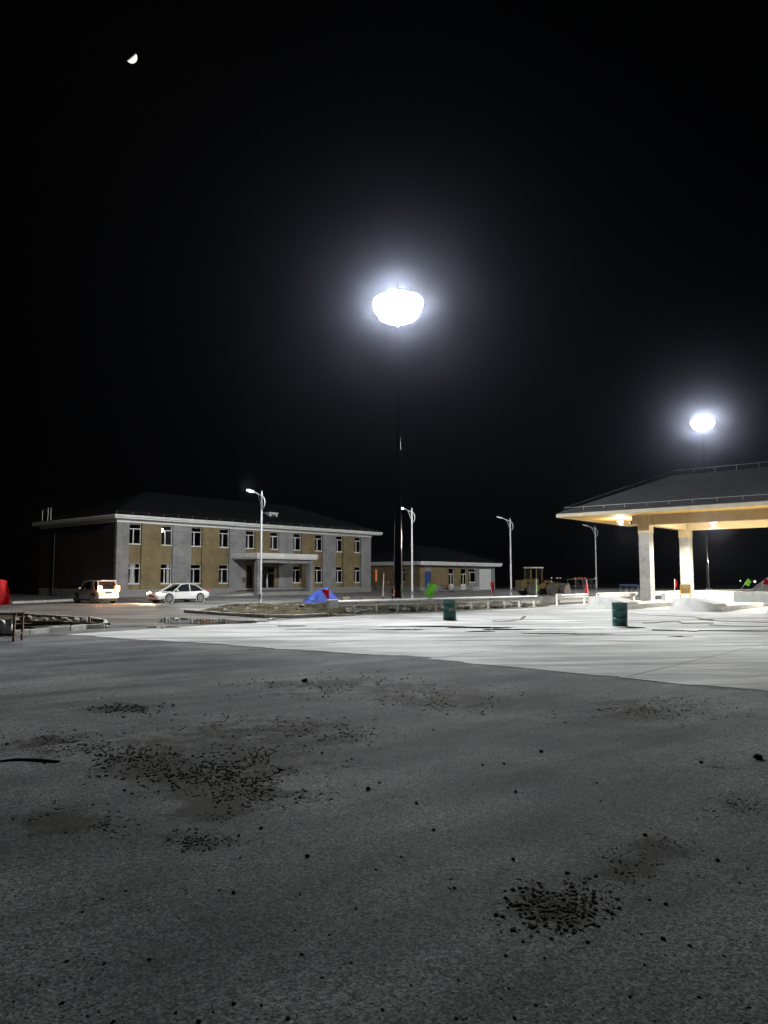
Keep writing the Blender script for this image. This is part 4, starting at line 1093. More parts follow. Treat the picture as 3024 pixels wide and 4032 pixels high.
def car(name, label, loc, rz, L, W, Hh, hood, kind):
    """x forward; body loft + glasshouse + details"""
    t_ = thing(name, label, 'car', loc, rz)
    hw = W / 2; f, r = L / 2, -L / 2
    zb = .22; zs = .66 * hood + .32                    # sill and shoulder heights
    zs = hood
    def sec(x, w, zlo, zhi, crown=.03):
        return (x, [(w * .55, zlo), (w * .93, zlo + .03), (w, zlo + .16), (w, (zlo + zhi) * .5), (w * .985, zhi - .10), (w * .92, zhi - .02), (w * .5, zhi + crown), (0.001, zhi + crown + .012)])
    if kind == 'sedan':
        S = [sec(f, hw * .70, .36, .60, .0), sec(f - .07, hw * .84, .26, .70), sec(f - .28, hw * .95, .22, zs - .10), sec(f - .75, hw, zb, zs - .03), sec(f - 1.35, hw, zb, zs + .02), sec(f - 2.0, hw, zb, zs + .03), sec(0, hw, zb, zs + .03),
             sec(r + 1.5, hw, zb, zs + .04), sec(r + .95, hw, zb, zs + .06), sec(r + .45, hw * .98, .26, zs + .08), sec(r + .12, hw * .92, .32, zs + .06), sec(r, hw * .82, .42, zs - .06, 0)]
        top = [(f - 1.30, .66, zs + .02), (f - 2.10, .60, Hh - .05), (f - 2.65, .585, Hh), (r + 1.75, .58, Hh - .01), (r + 1.2, .57, Hh - .10), (r + .52, .60, zs + .08)]
    else:
        S = [sec(f, hw * .72, .40, .72, .0), sec(f - .10, hw * .88, .30, .84), sec(f - .35, hw * .96, .26, zs - .08), sec(f - .9, hw, .26, zs), sec(f - 1.4, hw, .26, zs + .03), sec(0, hw, .26, zs + .04), sec(r + .8, hw, .26, zs + .05), sec(r + .25, hw * .98, .28, zs + .05), sec(r + .06, hw * .94, .34, zs + .03), sec(r, hw * .88, .42, zs - .02, 0)]
        top = [(f - 1.15, .70, zs + .02), (f - 1.85, .66, Hh - .06), (f - 2.5, .65, Hh), (r + .9, .64, Hh), (r + .35, .63, Hh - .04), (r + .06, .68, zs + .05)]
    loft(S, 'body', M['car_white'], t_)
    # glasshouse: dark glass volume, slightly inset, under a painted roof and pillars
    gs = []
    for (x, w, z) in top:
        zz = max(z - .035, zs + .03)
        gs.append((x, [(hw * .90, zs - .02), (hw * .90 - (hw * .90 - w - .05) * min(1, (zz - zs) / (Hh - zs)), zs + (zz - zs) * .6), (w + .02, zz - .02), (w * .6, zz), (0.001, zz + .005)]))
    loft(gs, 'window_glass', M['car_glass'], t_)
    rfm = MB(); n = len(top)
    for s_, (x, w, z) in enumerate(top):
        for y in (-w - .02, -w * .5, 0, w * .5, w + .02): rfm.v.append((x, y, z + .012 - (.04 if abs(y) > w * .9 else 0)))
    for i in range(1, n - 2):
        for k in range(4): rfm.f.append((i * 5 + k, i * 5 + k + 1, i * 5 + 6 + k, i * 5 + 5 + k))
    ro = rfm.build('roof', M['car_white'], t_, smooth='all'); so = ro.modifiers.new('thick', 'SOLIDIFY'); so.thickness = .05; so.offset = -1
    for s in (-1, 1):
        pil = MB(); tt = [(x, s * (hw * .905 if i_ in (0, n - 1) else w + .035), z - (0 if i_ in (0, n - 1) else .012)) for i_, (x, w, z) in enumerate(top)]
        pil.tube(tt, .032, 6)
        xm = (top[2][0] + top[3][0]) / 2 - (.05 if kind == 'sedan' else .15)
        pil.tube([(xm, s * hw * .91, zs + .02), (xm, s * (top[2][1] + .04), Hh - .03)], .035, 6)
        if kind != 'sedan': pil.tube([(r + .75, s * hw * .91, zs + .02), (r + .85, s * (top[3][1] + .04), Hh - .03)], .05, 6)
        pil.build('pillar', M['car_white'], t_, smooth=True)
        mi = MB().rock((f - 1.55, s * (hw + .10), zs + .12), .10, 5, 2, .75).build('mirror', M['car_white'], t_, smooth='all')
    wr_ = .335 if kind == 'sedan' else .36
    for xw in (f - .92, r + .92 if kind == 'sedan' else r + .78):
        for s in (-1, 1):
            wheel(t_, xw, s * (hw - .08), wr_)
            ar = MB(); Mx = Matrix.Translation((xw, s * (hw + .001), wr_)) @ Matrix.Rotation(math.pi / 2, 4, 'X')
            ar.lathe([(wr_ * 1.13, -.004), (wr_ * 1.13, .004)], 26, Mx); ar.build('wheel_arch', M['black'], t_)
            arch = MB().tube([Mx @ Vector((wr_ * 1.16 * math.cos(R(-15 + 210 * k / 14)), wr_ * 1.16 * math.sin(R(-15 + 210 * k / 14)) * (-1), 0)) for k in range(15)], .022, 5).build('arch_trim', M['car_white'], t_, smooth=True)
    MB().box(r + .3, f - .3, -hw + .05, hw - .05, .16, .30).build('underbody', M['black'], t_)
    return t_, f, r, hw, zs
# sedan facing the dark yard, lamps lit
q = Vector((-15.5, 56.7, 0))
sd, f, r, hw, zs = car('parked_car', 'white sedan with lit headlamps parked before the office block', (q.x, q.y, 0), RZ + math.pi, 4.55, 1.78, 1.42, .80, 'sedan')
for s in (-1, 1):
    hl = MB().rock((0, 0, 0), .17, 3, 2, .55); o = hl.build('headlamp', E_head, sd, smooth='all'); o.location = (f - .22, s * (hw - .24), .68)
    fo = MB().rock((0, 0, 0), .09, 4, 2, .8).build('fog_lamp', E_fog, sd, smooth='all'); fo.location = (f - .15, s * (hw - .27), .40)
    tl = MB().rock((0, 0, 0), .16, 6, 2, .5).build('tail_lamp', M['tape_red'], sd, smooth='all'); tl.location = (r + .18, s * (hw - .16), .84)
    lamp('headlamp_beam', 'SPOT', 2200, (f + .05, s * (hw - .24), .66), sd, .06, (1, .70, .42), (0, R(-82), R(12)), spot_size=R(95), spot_blend=.8)
MB().box(f - .06, f + .012, -.42, .42, .42, .58).build('grille', M['black'], sd)
dm = MB().box(-1.08, 0, 0, .035, .30, zs - .02).build('door', M['car_white'], sd, bevel=.02)
dm.location = (f - 1.42, hw - .012, 0); dm.rotation_euler = (0, 0, R(-9)); MB().box(-.98, -.84, .037, .055, .70, .73).build('handle', M['alloy'], dm)
# people carrier seen from behind, tail lamps lit
q = AT(405, 2374, 57.0)
sv, f, r, hw, zs = car('parked_car', 'white people carrier with glowing tail lamps beside the office corner', (-21.3, 55.4, 0), R(138), 4.1, 1.66, 1.64, .95, 'van')
for s in (-1, 1):
    tl = MB().box(-.10, .06, -.15, .12, -.19, .19).build('tail_lamp', E_tail, sv, bevel=.03); tl.location = (r + .05, s * (hw - .16), 1.05)
    lamp('tail_glow', 'POINT', 4, (r - .14, s * (hw - .14), 1.05), sv, .05, (1, .42, .15))
MB().box(r - .012, r + .03, -.26, .26, .72, .85).build('number_plate', M['dark_metal'], sv)
MB().box(r - .05, r + .2, -hw + .06, hw - .06, .36, .55).build('bumper', M['car_white'], sv, bevel=.03)
MB().box(r - .03, r + .25, -hw + .22, hw - .22, 1.61, 1.67).build('spoiler', M['car_white'], sv, bevel=.02)
MB().tube([(r - .01, 0, 1.12), (r + .03, .45, 1.17)], .012, 5).build('wiper', M['black'], sv)

# ================================================================== WHEEL LOADER
q = AT(2128, 2343, 80.0)
ld = thing('wheel_loader', 'yellow wheel loader with white topped cab parked at the dark yard', 'loader', (q.x, q.y, 0), R(24))
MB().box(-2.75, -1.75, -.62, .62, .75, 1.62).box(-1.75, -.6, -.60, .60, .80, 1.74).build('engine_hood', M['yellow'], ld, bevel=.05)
MB().box(-2.79, -2.755, -.48, .48, .82, 1.50).build('radiator_grille', M['grille'], ld)
MB().box(-2.9, -2.5, -.75, .75, .50, .76).build('counterweight', M['grille'], ld, bevel=.05)
cab = MB()
for x in (-1.55, -.15):
    for y in (-.55, .55): cab.box(x - .05, x + .05, y - .05, y + .05, 1.6, 2.85)
cab.box(-.9, -.8, -.58, -.5, 1.6, 2.85)
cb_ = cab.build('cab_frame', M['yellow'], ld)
MB().box(-1.68, .0, -.68, .68, 2.85, 2.97).build('cab_roof', M['pvc'], ld, bevel=.04)
for (x0, x1, y0, y1) in ((-1.5, -.2, -.53, -.52), (-1.5, -.2, .52, .53), (-1.56, -1.55, -.5, .5), (-.15, -.14, -.5, .5)):
    MB().box(x0, x1, y0, y1, 1.75, 2.83).build('cab_window', M['glass'], cb_)
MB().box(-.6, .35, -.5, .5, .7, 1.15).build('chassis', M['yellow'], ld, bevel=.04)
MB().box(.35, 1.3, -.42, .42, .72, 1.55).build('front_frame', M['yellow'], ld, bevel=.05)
for xw in (-1.55, .95):
    for s in (-1, 1):
        Mx = Matrix.Translation((xw, s * .82, .66)) @ Matrix.Rotation(math.pi / 2, 4, 'X')
        wo = MB().lathe([(.36, -.22), (.58, -.24), (.66, -.17), (.66, .17), (.58, .24), (.36, .22)], 26, Mx).build('wheel', M['tyre_dusty'], ld, smooth=True)
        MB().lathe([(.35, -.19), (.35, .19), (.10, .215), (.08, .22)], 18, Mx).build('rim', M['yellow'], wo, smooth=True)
        for k in range(18):
            a = 2 * math.pi * k / 18
            if k == 0: lug = MB().box(.64, .69, -.05, .05, -.2, .2, Mx @ Matrix.Rotation(a, 4, 'Z'))
            else: lug.box(.64, .69, -.05, .05, -.2, .2, Mx @ Matrix.Rotation(a, 4, 'Z'))
        lug.build('tread_lugs', M['tyre_dusty'], wo)
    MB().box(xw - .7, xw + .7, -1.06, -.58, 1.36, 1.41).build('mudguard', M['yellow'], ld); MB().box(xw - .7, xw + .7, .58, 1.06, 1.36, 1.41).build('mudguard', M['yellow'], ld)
for s in (-1, 1):
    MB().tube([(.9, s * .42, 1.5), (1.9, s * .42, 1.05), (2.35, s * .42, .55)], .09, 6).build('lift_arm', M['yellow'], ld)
    MB().tube([(.6, s * .25, 1.0), (1.7, s * .32, 1.0)], .05, 6).build('hydraulic_ram', M['alloy'], ld)
bk = MB().extr([(2.25, .15), (3.15, .12), (3.18, .16), (2.45, .24), (2.3, .5), (2.42, .95), (2.85, 1.22), (2.82, 1.27), (2.34, 1.02), (2.2, .55)], 'y', -1.2, 1.2)
bko = bk.build('bucket', M['grille'], ld)
for s in (-1, 1): MB().extr([(2.25, .15), (3.15, .12), (2.85, 1.24), (2.34, 1.0), (2.2, .5)], 'y', s * 1.2 - .02, s * 1.2 + .02).build('bucket_side', M['pale_wood'], bko)

# ================================================================== SMALL THINGS ROUND THE YARD
def simple_block(name, loc, size, rz, m, label, cat, group=None, bevel=.02):
    o = MB().box(-size[0] / 2, size[0] / 2, -size[1] / 2, size[1] / 2, 0, size[2]).build(name, m, bevel=bevel)
    for v in o.data.vertices: v.co += Vector((rnd.uniform(-.02, .02), rnd.uniform(-.02, .02), rnd.uniform(-.015, .015) if v.co.z > .01 else 0))
    o.location = loc; o.rotation_euler = (0, 0, rz); return tag(o, label, cat, group)
p = AT(2155, 2368, 54.5); simple_block('concrete_block', (p.x, p.y, 0), (1.0, .5, .42), R(10), M['rubble'], 'grey concrete block in the gap between two guard rails', 'block')
p = AT(2190, 2368, 54.0); simple_block('concrete_block', (p.x, p.y, 0), (.35, .5, .46), R(24), M['rubble'], 'narrow upright concrete block near the short guard rail', 'block')
p = AT(1362, 2366, 52.0); simple_block('crate', (p.x, p.y, .0), (.48, .45, .50), R(15), M['wood'], 'battered brown crate behind the guard rail', 'crate')
p = AT(1750, 2300, 0.1)
# rubble lying under and behind the long rail
for k in range(64):
    t = rnd.random(); a = Vector((-2.0, 36.4, 0)); d = Vector((11.6, 10.3, 0)); pq = a + d * t + V * rnd.uniform(.15, 1.3)
    if abs(pq.x - .78) < .55 and abs(pq.y - 40.9) < .6: continue
    rr = rnd.uniform(.07, .24)
    if rnd.random() < .45:
        o = MB().box(-rr * 1.6, rr * 1.6, -rr * .8, rr * .8, 0, rr * .9).build('rubble_block', M['rubble'], bevel=.02); o.rotation_euler = (rnd.uniform(-.15, .15), rnd.uniform(-.15, .15), rnd.uniform(0, 3))
        o.location = (pq.x, pq.y, .12); tag(o, 'broken concrete block lying behind the long guard rail', 'rubble', 'broken blocks behind the rail')
    else:
        o = MB().rock((0, 0, 0), rr, k * 1.3, 2, .7).build('rubble_stone', M['rubble']); o.location = (pq.x, pq.y, .15); o.rotation_euler = (0, 0, k)
        tag(o, 'rough stone lying in the soil behind the long guard rail', 'stone', 'stones behind the rail')
for k in range(34):
    x = rnd.uniform(850, 1290); y = rnd.uniform(2392, 2424); pq = G(x, y); rr = rnd.uniform(.05, .17)
    if not inside(pq, VERGE): continue
    z = verge_h(pq, edist(pq, VERGE))
    o = MB().rock((0, 0, 0), rr, k * 2.3 + 9, 2, .65).build('rubble_stone', M['rubble']); o.location = (pq.x, pq.y, z + rr * .2); tag(o, 'rough stone on the soil mound beside the lit street lamp', 'stone', 'stones on the soil mound')
# white litter along the kerb and in the puddle
for k, (x, y) in enumerate([(1118, 2433), (1010, 2447), (1070, 2440), (1317, 2423), (1364, 2397), (842, 2443), (636, 2475), (1180, 2424), (700, 2441)]):
    pq = G(x, y); mb = MB()
    for j in range(3): mb.rock((rnd.uniform(-.12, .12), rnd.uniform(-.06, .06), .04), rnd.uniform(.05, .09), k * 3 + j, 1, .6)
    o = mb.build('litter', M['pvc']); o.location = (pq.x, pq.y, .0 if k != 4 else .3); tag(o, 'crumpled white scrap lying by the kerb and puddle', 'litter', 'white litter scraps')
pq = G(805, 2447); o = MB().lathe([(.03, 0), (.035, .02), (.035, .16), (.015, .22), (.015, .25)], 10, Matrix.Rotation(R(86), 4, 'X')).build('bottle', M['tape_red']); o.location = (pq.x, pq.y, .045); tag(o, 'small red bottle lying in the puddle', 'bottle')
# bed debris: boards, stones, marker
p = G(190, 2478); o = MB().box(-1.6, 1.6, -.35, .35, -.02, .02).build('board', M['pale_wood']); o.location = (p.x + .3, p.y + .6, .2); o.rotation_euler = (R(-6), R(3), R(18)); tag(o, 'wide pale board lying across the planting bed', 'board')
p = G(90, 2478); o = MB().box(-1.4, 1.4, -.09, .09, -.05, .05).build('beam', M['pale_wood']); o.location = (p.x, p.y + .4, .13); o.rotation_euler = (0, R(-2), R(28)); tag(o, 'square timber lying in the planting bed', 'timber')
p = G(70, 2470); o = MB().box(-1.2, 1.2, -.07, .07, -.04, .04).build('beam', M['wood']); o.location = (p.x, p.y + .9, .15); o.rotation_euler = (0, 0, R(22)); tag(o, 'dark weathered timber behind the pale one in the bed', 'timber')
for k, (x, y, rr) in enumerate([(250, 2455, .17), (265, 2464, .15), (300, 2452, .13), (325, 2455, .12), (205, 2450, .12), (110, 2447, .15), (90, 2446, .12), (180, 2452, .1), (285, 2470, .1), (336, 2452, .1), (60, 2450, .12), (140, 2458, .1)]):
    pq = G(x, y); o = MB().rock((0, 0, 0), rr, k * 1.7 + 3, 2, .8).build('rubble_stone', M['rubble']); o.location = (pq.x, pq.y, .06 + rr * .5); tag(o, 'rough stone lying in the planting bed', 'stone', 'stones in the planting bed')
p = G(352, 2460); o = MB().box(-.035, .035, -.02, .02, 0, .26).box(-.05, .05, -.03, .03, .24, .30).build('marker_peg', M['pvc'], bevel=.008); o.location = (p.x, p.y, .02); tag(o, 'white marker peg in the tip of the planting bed', 'peg')
# steel table frame at the left with two sacks
p = G(57, 2526)
tf = thing('steel_frame', 'brown steel trestle frame standing before the planting bed', 'frame', (p.x, p.y, 0), R(4))
MB().box(-.055, 0, -.03, .03, -.01, .75).build('leg', M['brown_steel'], tf); MB().box(-1.95, -1.89, -.03, .03, -.01, .75).build('leg', M['brown_steel'], tf)
MB().box(-.055, 0, .55, .61, -.01, .75).build('leg', M['brown_steel'], tf); MB().box(-1.95, -1.89, .55, .61, -.01, .75).build('leg', M['brown_steel'], tf)
MB().box(-2.0, .03, -.035, .035, .751, .80).build('top_bar', M['brown_steel'], tf); MB().box(-2.0, .03, .545, .615, .751, .80).build('top_bar', M['brown_steel'], tf)
MB().box(-1.885, -.06, -.02, .02, .18, .235).build('low_bar', M['brown_steel'], tf); MB().box(-.05, -.005, .035, .54, .18, .235).build('side_bar', M['brown_steel'], tf)
MB().add([(-.30, .03, .62), (-.10, .03, .64), (-.13, .04, .33), (-.30, .05, .62), (-.10, .05, .64), (-.13, .06, .33)], [(0, 1, 2), (5, 4, 3), (0, 3, 4, 1), (1, 4, 5, 2), (2, 5, 3, 0)]).build('corner_plate', M['pale_wood'], tf)
def sack(x, y, w, h, lean, label, seed):
    p = G(x, y); mb = MB(); n = 16; m_ = 10
    for j in range(m_ + 1):
        t = j / m_; rr = w * (.55 + .5 * math.sin(math.pi * min(1, (1 - t) * .85 + .1)))
        if t > .9: rr *= .5
        for k in range(n):
            a = 2 * math.pi * k / n; q = 1 + .18 * noise.noise(Vector((math.cos(a) * 2, math.sin(a) * 2, t * 3 + seed)))
            mb.v.append((rr * q * math.cos(a) + lean * t, rr * q * math.sin(a) * .75, h * t))
    for j in range(m_):
        for k in range(n): mb.f.append((j * n + k, j * n + (k + 1) % n, (j + 1) * n + (k + 1) % n, (j + 1) * n + k))
    mb.f.append(tuple(range(n))); mb.f.append(tuple(range(m_ * n, m_ * n + n)))
    o = mb.build('sack', M['sack'], smooth='all'); o.location = (p.x, p.y, 0); tag(o, label, 'sack', 'white sacks'); return o
sack(12, 2503, .13, .5, -.08, 'slim white sack leaning by the trestle frame', 1); sack(36, 2502, .15, .48, -.1, 'wide white sack standing nearest the frame leg', 2)

# curled strip and cables on the apron
def ribbon(name, pts, w, th, m, label, cat):
    mb = MB(); n = len(pts)
    for i, p in enumerate(pts):
        d = (pts[min(i + 1, n - 1)] - pts[max(i - 1, 0)]).normalized(); s = Vector((-d.y, d.x, 0)).normalized() * w / 2
        for q in (p - s, p + s): mb.v.append(tuple(q))
        for q in (p + s + Vector((0, 0, th)), p - s + Vector((0, 0, th))): mb.v.append(tuple(q))
    for i in range(n - 1):
        for k in range(4): mb.f.append((i * 4 + k, i * 4 + (k + 1) % 4, i * 4 + 4 + (k + 1) % 4, i * 4 + 4 + k))
    mb.f.append((0, 1, 2, 3)); mb.f.append(tuple(range(n * 4 - 4, n * 4)))
    return tag(mb.build(name, m), label, cat)
cp = [G(1940, 2447), G(1980, 2448), G(2020, 2447), G(2040, 2446)]
ribbon('curled_board', [Vector((p.x, p.y, .012 + z)) for p, z in zip(cp, (0, .0, .02, .05))] + [AT(2052, 2440, cp[3].y + .1), AT(2061, 2432, cp[3].y + .2), AT(2066, 2427, cp[3].y + .25)], .16, .02, M['wood'], 'long dark strip with curled up end on the concrete', 'strip')
ribbon('dark_strip', [G(x, y, .012) for x, y in ((2532, 2454), (2575, 2453), (2610, 2449), (2670, 2447), (2690, 2456), (2740, 2454), (2808, 2454))], .10, .02, M['wood'], 'crooked dark strip lying near the orange board', 'strip')
ribbon('dark_strip', [G(x, y, .012) for x, y in ((2752, 2437), (2780, 2441), (2807, 2441))], .12, .03, M['wood'], 'short dark strip lying at the end of the cable', 'strip')
ribbon('pale_batten', [G(2567, 2481, .012), G(2585, 2481, .012)], .10, .03, M['pvc'], 'short white batten lying on the wet concrete', 'batten')
ribbon('pale_batten', [G(2697, 2484, .012), G(2747, 2486, .012)], .10, .03, M['pvc'], 'long white batten lying on the wet concrete', 'batten')
ribbon('dark_strip', [G(x, y, .012) for x, y in ((2585, 2481), (2640, 2482), (2697, 2484))], .07, .02, M['cable'], 'black strip lying between two white battens', 'strip')
def cable(pts, r, label):
    P = [G(x, y, .012) for x, y in pts]; out = []
    for i in range(len(P) - 1):
        a, b, c_, d = P[max(i - 1, 0)], P[i], P[i + 1], P[min(i + 2, len(P) - 1)]
        for k in range(8):
            t = k / 8; out.append(.5 * ((2 * b) + (-a + c_) * t + (2 * a - 5 * b + 4 * c_ - d) * t * t + (-a + 3 * b - 3 * c_ + d) * t ** 3))
    out.append(P[-1]); tag(MB().tube(out, r, 6).build('cable', M['cable'], smooth='all'), label, 'cable')
cable([(2480, 2415), (2560, 2422), (2650, 2426), (2740, 2430), (2752, 2436)], .012, 'thin black cable trailing from the island to the dark strip')
cable([(2755, 2440), (2850, 2446), (2950, 2449), (3060, 2452)], .014, 'black cable running across the concrete past the last nose')
cable([(2790, 2461), (2900, 2465), (3060, 2467)], .016, 'thick black cable nearest the wet crack')
cable([(1700, 2365), (1720, 2372), (1735, 2385), (1722, 2394)], .01, 'slack wire hanging down behind the guard rail')

# mast-side bollards, shovel, mound
for k, (x, Y, h, lab) in enumerate([(1546, 41.6, .95, 'black bollard with red and white band nearest the mast'), (1553, 42.4, .80, 'short black bollard with red and white band')]):
    p = AT(x, 2380, Y); t_ = thing('bollard', lab, 'bollard', (p.x, p.y, .25), 0, 'banded bollards')
    MB().tube([(0, 0, -.1), (0, 0, h)], .055, 10).build('post', M['black'], t_, smooth=True)
    MB().tube([(0, 0, h * .62), (0, 0, h * .74)], .058, 10).build('white_band', M['pvc'], t_, smooth=True); MB().tube([(0, 0, h * .5), (0, 0, h * .61)], .058, 10).build('red_band', M['tape_red'], t_, smooth=True)
p = AT(1508, 2350, 55.0); t_ = thing('shovel', 'long handled shovel stuck upright behind the guard rail', 'shovel', (p.x, p.y, 0), 0)
MB().tube([(0, 0, .45), (.02, .02, 1.2), (.07, .02, 2.15)], .028, 6).build('handle', M['pale_wood'], t_)
MB().extr([(-.13, .0), (-.02, -.05), (.10, .0), (.12, .40), (.04, .5), (-.08, .5), (-.14, .38)], 'y', -.012, .012).build('blade', M['dark_metal'], t_)
mo = [G(1400, 2366), G(1500, 2366), G(1505, 2355), G(1400, 2356)]
soil('soil_mound', [Vector((-2.4, 51.2, 0)), Vector((.2, 51.2, 0)), Vector((.4, 53.5, 0)), Vector((-.8, 54.5, 0)), Vector((-2.6, 53.5, 0))], .12, lambda p, d: min(1, d / .9) * .42 + .06 * noise.noise(p * 3) - .02, M['soil'])
# work table by the annex wall
p = AT(1508, 2318, 96); t_ = thing('work_table', 'dark wooden work table against the annex side wall', 'table', (p.x, p.y, 0), R(-40))
MB().box(-.75, .75, -.4, .4, 1.35, 1.42).build('table_top', M['wood'], t_)
for x in (-.68, .60):
    for y in (-.34, .26): MB().box(x, x + .08, y, y + .08, 0, 1.349).build('leg', M['wood'], t_)
MB().box(-.6, .6, -.04, .04, .5, .58).build('stretcher', M['wood'], t_)
# motorcycle in front of the annex doors
p = AT(1757, 2322, 100); t_ = thing('motorcycle', 'dark motorcycle parked before the annex doors', 'motorcycle', (p.x, p.y, 0), R(10))
for xw in (-.66, .66):
    Mx = Matrix.Translation((xw, 0, .3)) @ Matrix.Rotation(math.pi / 2, 4, 'X')
    wo = MB().tube([Mx @ Vector((.26 * math.cos(k * .2618), .26 * math.sin(k * .2618), 0)) for k in range(25)], .05, 8, False).build('wheel', M['rubber'], t_, smooth=True)
    sp = MB()
    for k in range(8): sp.tube([Mx @ Vector((0, 0, 0)), Mx @ Vector((.25 * math.cos(k * .785), .25 * math.sin(k * .785), 0))], .008, 4)
    sp.build('spokes', M['alloy'], wo)
MB().tube([(.66, .09, .3), (.42, .09, .95)], .025, 6).tube([(.66, -.09, .3), (.42, -.09, .95)], .025, 6).build('fork', M['alloy'], t_)
MB().tube([(.42, -.35, 1.02), (.40, -.1, .97), (.40, .1, .97), (.42, .35, 1.02)], .02, 6).build('handlebar', M['black'], t_)
MB().rock((.15, 0, .80), .24, 3, 2, .6).build('fuel_tank', M['tape_red'], t_, smooth='all')
MB().box(-.72, .0, -.12, .12, .74, .84).build('seat', M['black'], t_, bevel=.04); MB().box(-.2, .3, -.13, .13, .28, .62).build('engine', M['dark_metal'], t_, bevel=.04)
MB().tube([(-.66, .08, .3), (.1, .08, .45)], .025, 6).tube([(-.66, -.08, .3), (.1, -.08, .45)], .025, 6).tube([(-.5, 0, .75), (-.1, 0, .4)], .025, 6).build('frame', M['dark_metal'], t_)
MB().rock((.5, 0, .93), .10, 9, 2, 1).build('headlamp', M['pvc'], t_, smooth='all')
# bicycle rack by the wall
p = AT(1880, 2320, 112); t_ = thing('cycle_rack', 'low white hooped rack against the annex plinth', 'rack', (p.x - .8, p.y - 1.4, 0), RZ)
for k in range(6):
    MB().tube([(k * .35, .0, 0), (k * .35 + .08, .0, .55), (k * .35 + .2, 0, .55), (k * .35 + .26, 0, 0)], .02, 6).build('hoop', M['white_steel'], t_)
MB().tube([(-.1, 0, .05), (2.1, 0, .05)], .02, 6).build('base_bar', M['white_steel'], t_)
# scaffold frames and covered table in the dark yard
def scaffold(x, Y, lab, rz):
    p = AT(x, 2335, Y); t_ = thing('scaffold_frame', lab, 'scaffold', (p.x, p.y, 0), rz, 'steel scaffold frames')
    for a in (-.55, .55):
        for b in (-.8, .8): MB().tube([(a, b, 0), (a, b, 1.75)], .024, 6).build('upright', M['dull_steel'], t_)
    for b in (-.8, .8):
        MB().tube([(-.55, b, 1.7), (.55, b, 1.7)], .022, 6).build('cross_tube', M['dull_steel'], t_)
        MB().tube([(-.55, b, .9), (.55, b, .9)], .016, 6).build('cross_tube', M['dull_steel'], t_)
    MB().tube([(.55, -.8, .3), (.55, .8, 1.6)], .012, 5).build('diagonal_brace', M['dull_steel'], t_)
scaffold(2268, 86, 'bare steel scaffold frame nearest the wheel loader', R(20)); scaffold(2322, 92, 'bare steel scaffold frame beside the unlit street lamp', R(8))
p = AT(2478, 2336, 90); t_ = thing('covered_table', 'low table with a blue cover beside the brick column', 'table', (p.x, p.y, 0), R(-6))
mb = MB(); mb.extr([(-.55, .80), (-.5, 1.0), (0, 1.08), (.5, 1.0), (.55, .80), (.5, .78), (0, 1.0), (-.5, .78)], 'x', -1.1, 1.1); mb.build('blue_cover', M['dark_blue_cover'], t_)
for x in (-1.0, -.3, .35, 1.0):
    for y in (-.42, .42): MB().tube([(x, y, 0), (x, y, .98)], .025, 6).build('leg', M['white_steel'], t_)
# spoil heap at the right
hp = AT(3055, 2330, 78)
soil('spoil_heap', [Vector((hp.x + 3.2 * math.cos(k * .524), hp.y + 2.6 * math.sin(k * .524), 0)) for k in range(12)], .15, lambda p, d: min(1.9, d * .85) + .15 * noise.noise(p * 1.5) * min(1, d) + .07 * noise.noise(p * 4), M['forecourt'])
# low rubble lines in the dark yard
for k in range(18):
    pq = AT(rnd.uniform(2215, 2480), 2340, rnd.uniform(66, 84)); rr = rnd.uniform(.15, .45)
    o = MB().rock((0, 0, 0), rr, k * 1.1 + 2, 2, .55).build('spoil_stone', M['rubble']); o.location = (pq.x, pq.y, rr * .2); tag(o, 'grey spoil stone in the dark yard beyond the rails', 'stone', 'spoil stones in the yard')

# far lights on the horizon
def far_light(x, y, D, m, label, r, grp):
    p = AT(x, y, D); t_ = thing('distant_lamp', label, 'lamp', (p.x, p.y, 0), 0, grp)
    MB().lathe([(r * .2, -r), (r, -r * .4), (r, r * .4), (r * .2, r)], 8).build('lantern', m, t_).location = (0, 0, p.z)
    MB().tube([(0, 0, 0), (0, 0, p.z - r)], r * .25, 5).build('post', M['dark_metal'], t_)
for x in (2265, 2278, 2290, 2303): far_light(x, 2276, 320, E_red, 'distant red lamp in a row on the dark horizon', .17, 'red lamps on the horizon')
for x in (2172, 2194, 2206, 2343, 2915): far_light(x, 2276 if x < 2900 else 2287, 320 if x < 2900 else 200, E_white, 'distant pale lamp on the dark horizon', 0.15, 'pale lamps on the horizon')
far_light(2972, 2290, 180, E_white, 'distant bright yellowish lamp beyond the leaning green flag', .26, None)

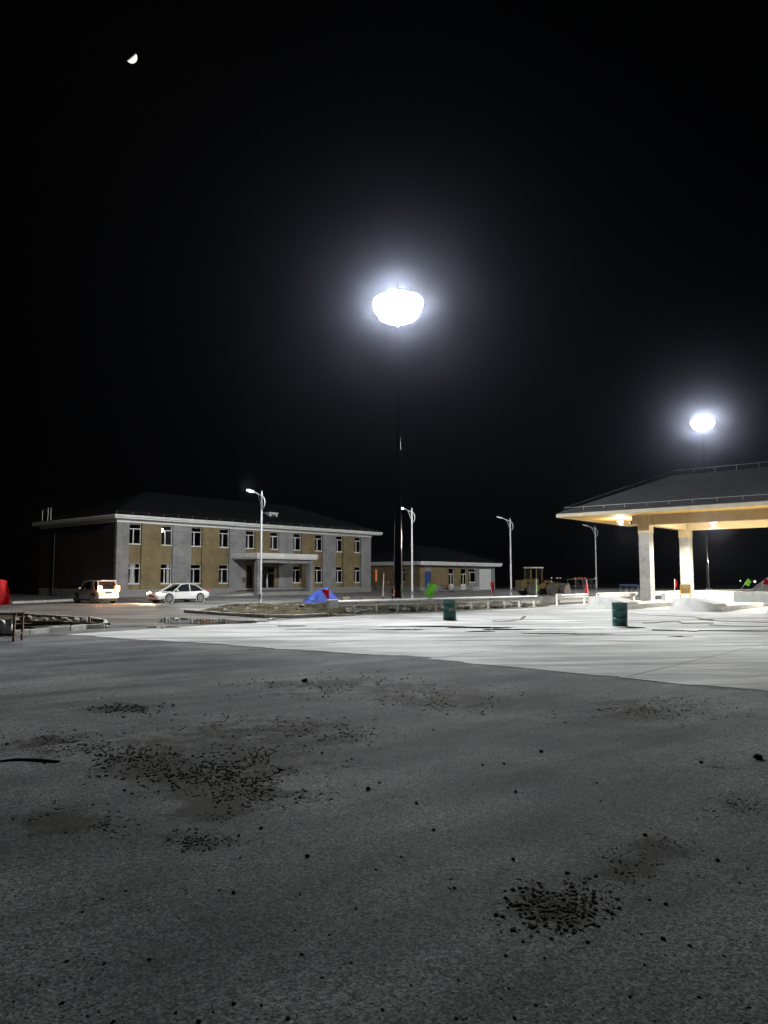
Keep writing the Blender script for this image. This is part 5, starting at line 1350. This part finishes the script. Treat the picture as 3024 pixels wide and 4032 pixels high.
# moon: a ball lit from the lower right, far outside the air
MD = 2200.0
mp = ray(517, 224).normalized() * MD
mm = bpy.data.materials.new('moon_surface'); mm.use_nodes = True; t = mm.node_tree; b = t.nodes['Principled BSDF']
b.inputs['Base Color'].default_value = (.02, .02, .02, 1)
tc = t.nodes.new('ShaderNodeTexCoord'); dt = t.nodes.new('ShaderNodeVectorMath'); dt.operation = 'DOT_PRODUCT'
dv = Vector((.60, .72, -.66)).normalized(); dt.inputs[1].default_value = dv
mr = t.nodes.new('ShaderNodeMapRange'); mr.inputs[1].default_value = .0; mr.inputs[2].default_value = .25; mr.inputs[3].default_value = 0; mr.inputs[4].default_value = 1.1
t.links.new(tc.outputs['Normal'], dt.inputs[0]); t.links.new(dt.outputs['Value'], mr.inputs[0]); t.links.new(mr.outputs[0], b.inputs['Emission Strength'])
b.inputs['Emission Color'].default_value = (1, .97, .92, 1)
bm = bmesh.new(); bmesh.ops.create_uvsphere(bm, u_segments=40, v_segments=24, radius=MD * 18.5 / F_PX); me = bpy.data.meshes.new('moon'); bm.to_mesh(me); bm.free()
mo_ = bpy.data.objects.new('moon', me); COL.objects.link(mo_); me.materials.append(mm)
for pl_ in me.polygons: pl_.use_smooth = True
mo_.location = Vector((0, 0, CAM_H)) + mp; tag(mo_, 'bright half moon alone in the black sky', 'moon')

# ------------------------------------------------------------------ night air
hz = MB().box(-905, 905, -65, 1505, -1.2, 27).build('haze', None); tag(hz, kind='stuff')
hm = bpy.data.materials.new('night_air'); hm.use_nodes = True; t = hm.node_tree
t.nodes.remove(t.nodes['Principled BSDF']); av = t.nodes.new('ShaderNodeAddShader')
for k, (dens, g_, col_) in enumerate(((.00004, .70, (.22, .28, 1.0, 1)), (.00024, .982, (.80, .85, 1.0, 1)))):     # fine air, and dust that scatters forward
    pv = t.nodes.new('ShaderNodeVolumePrincipled')
    pv.inputs['Color'].default_value = col_; pv.inputs['Density'].default_value = dens; pv.inputs['Anisotropy'].default_value = g_
    t.links.new(pv.outputs[0], av.inputs[k])
t.links.new(av.outputs[0], t.nodes['Material Output'].inputs['Volume']); hz.data.materials.append(hm)
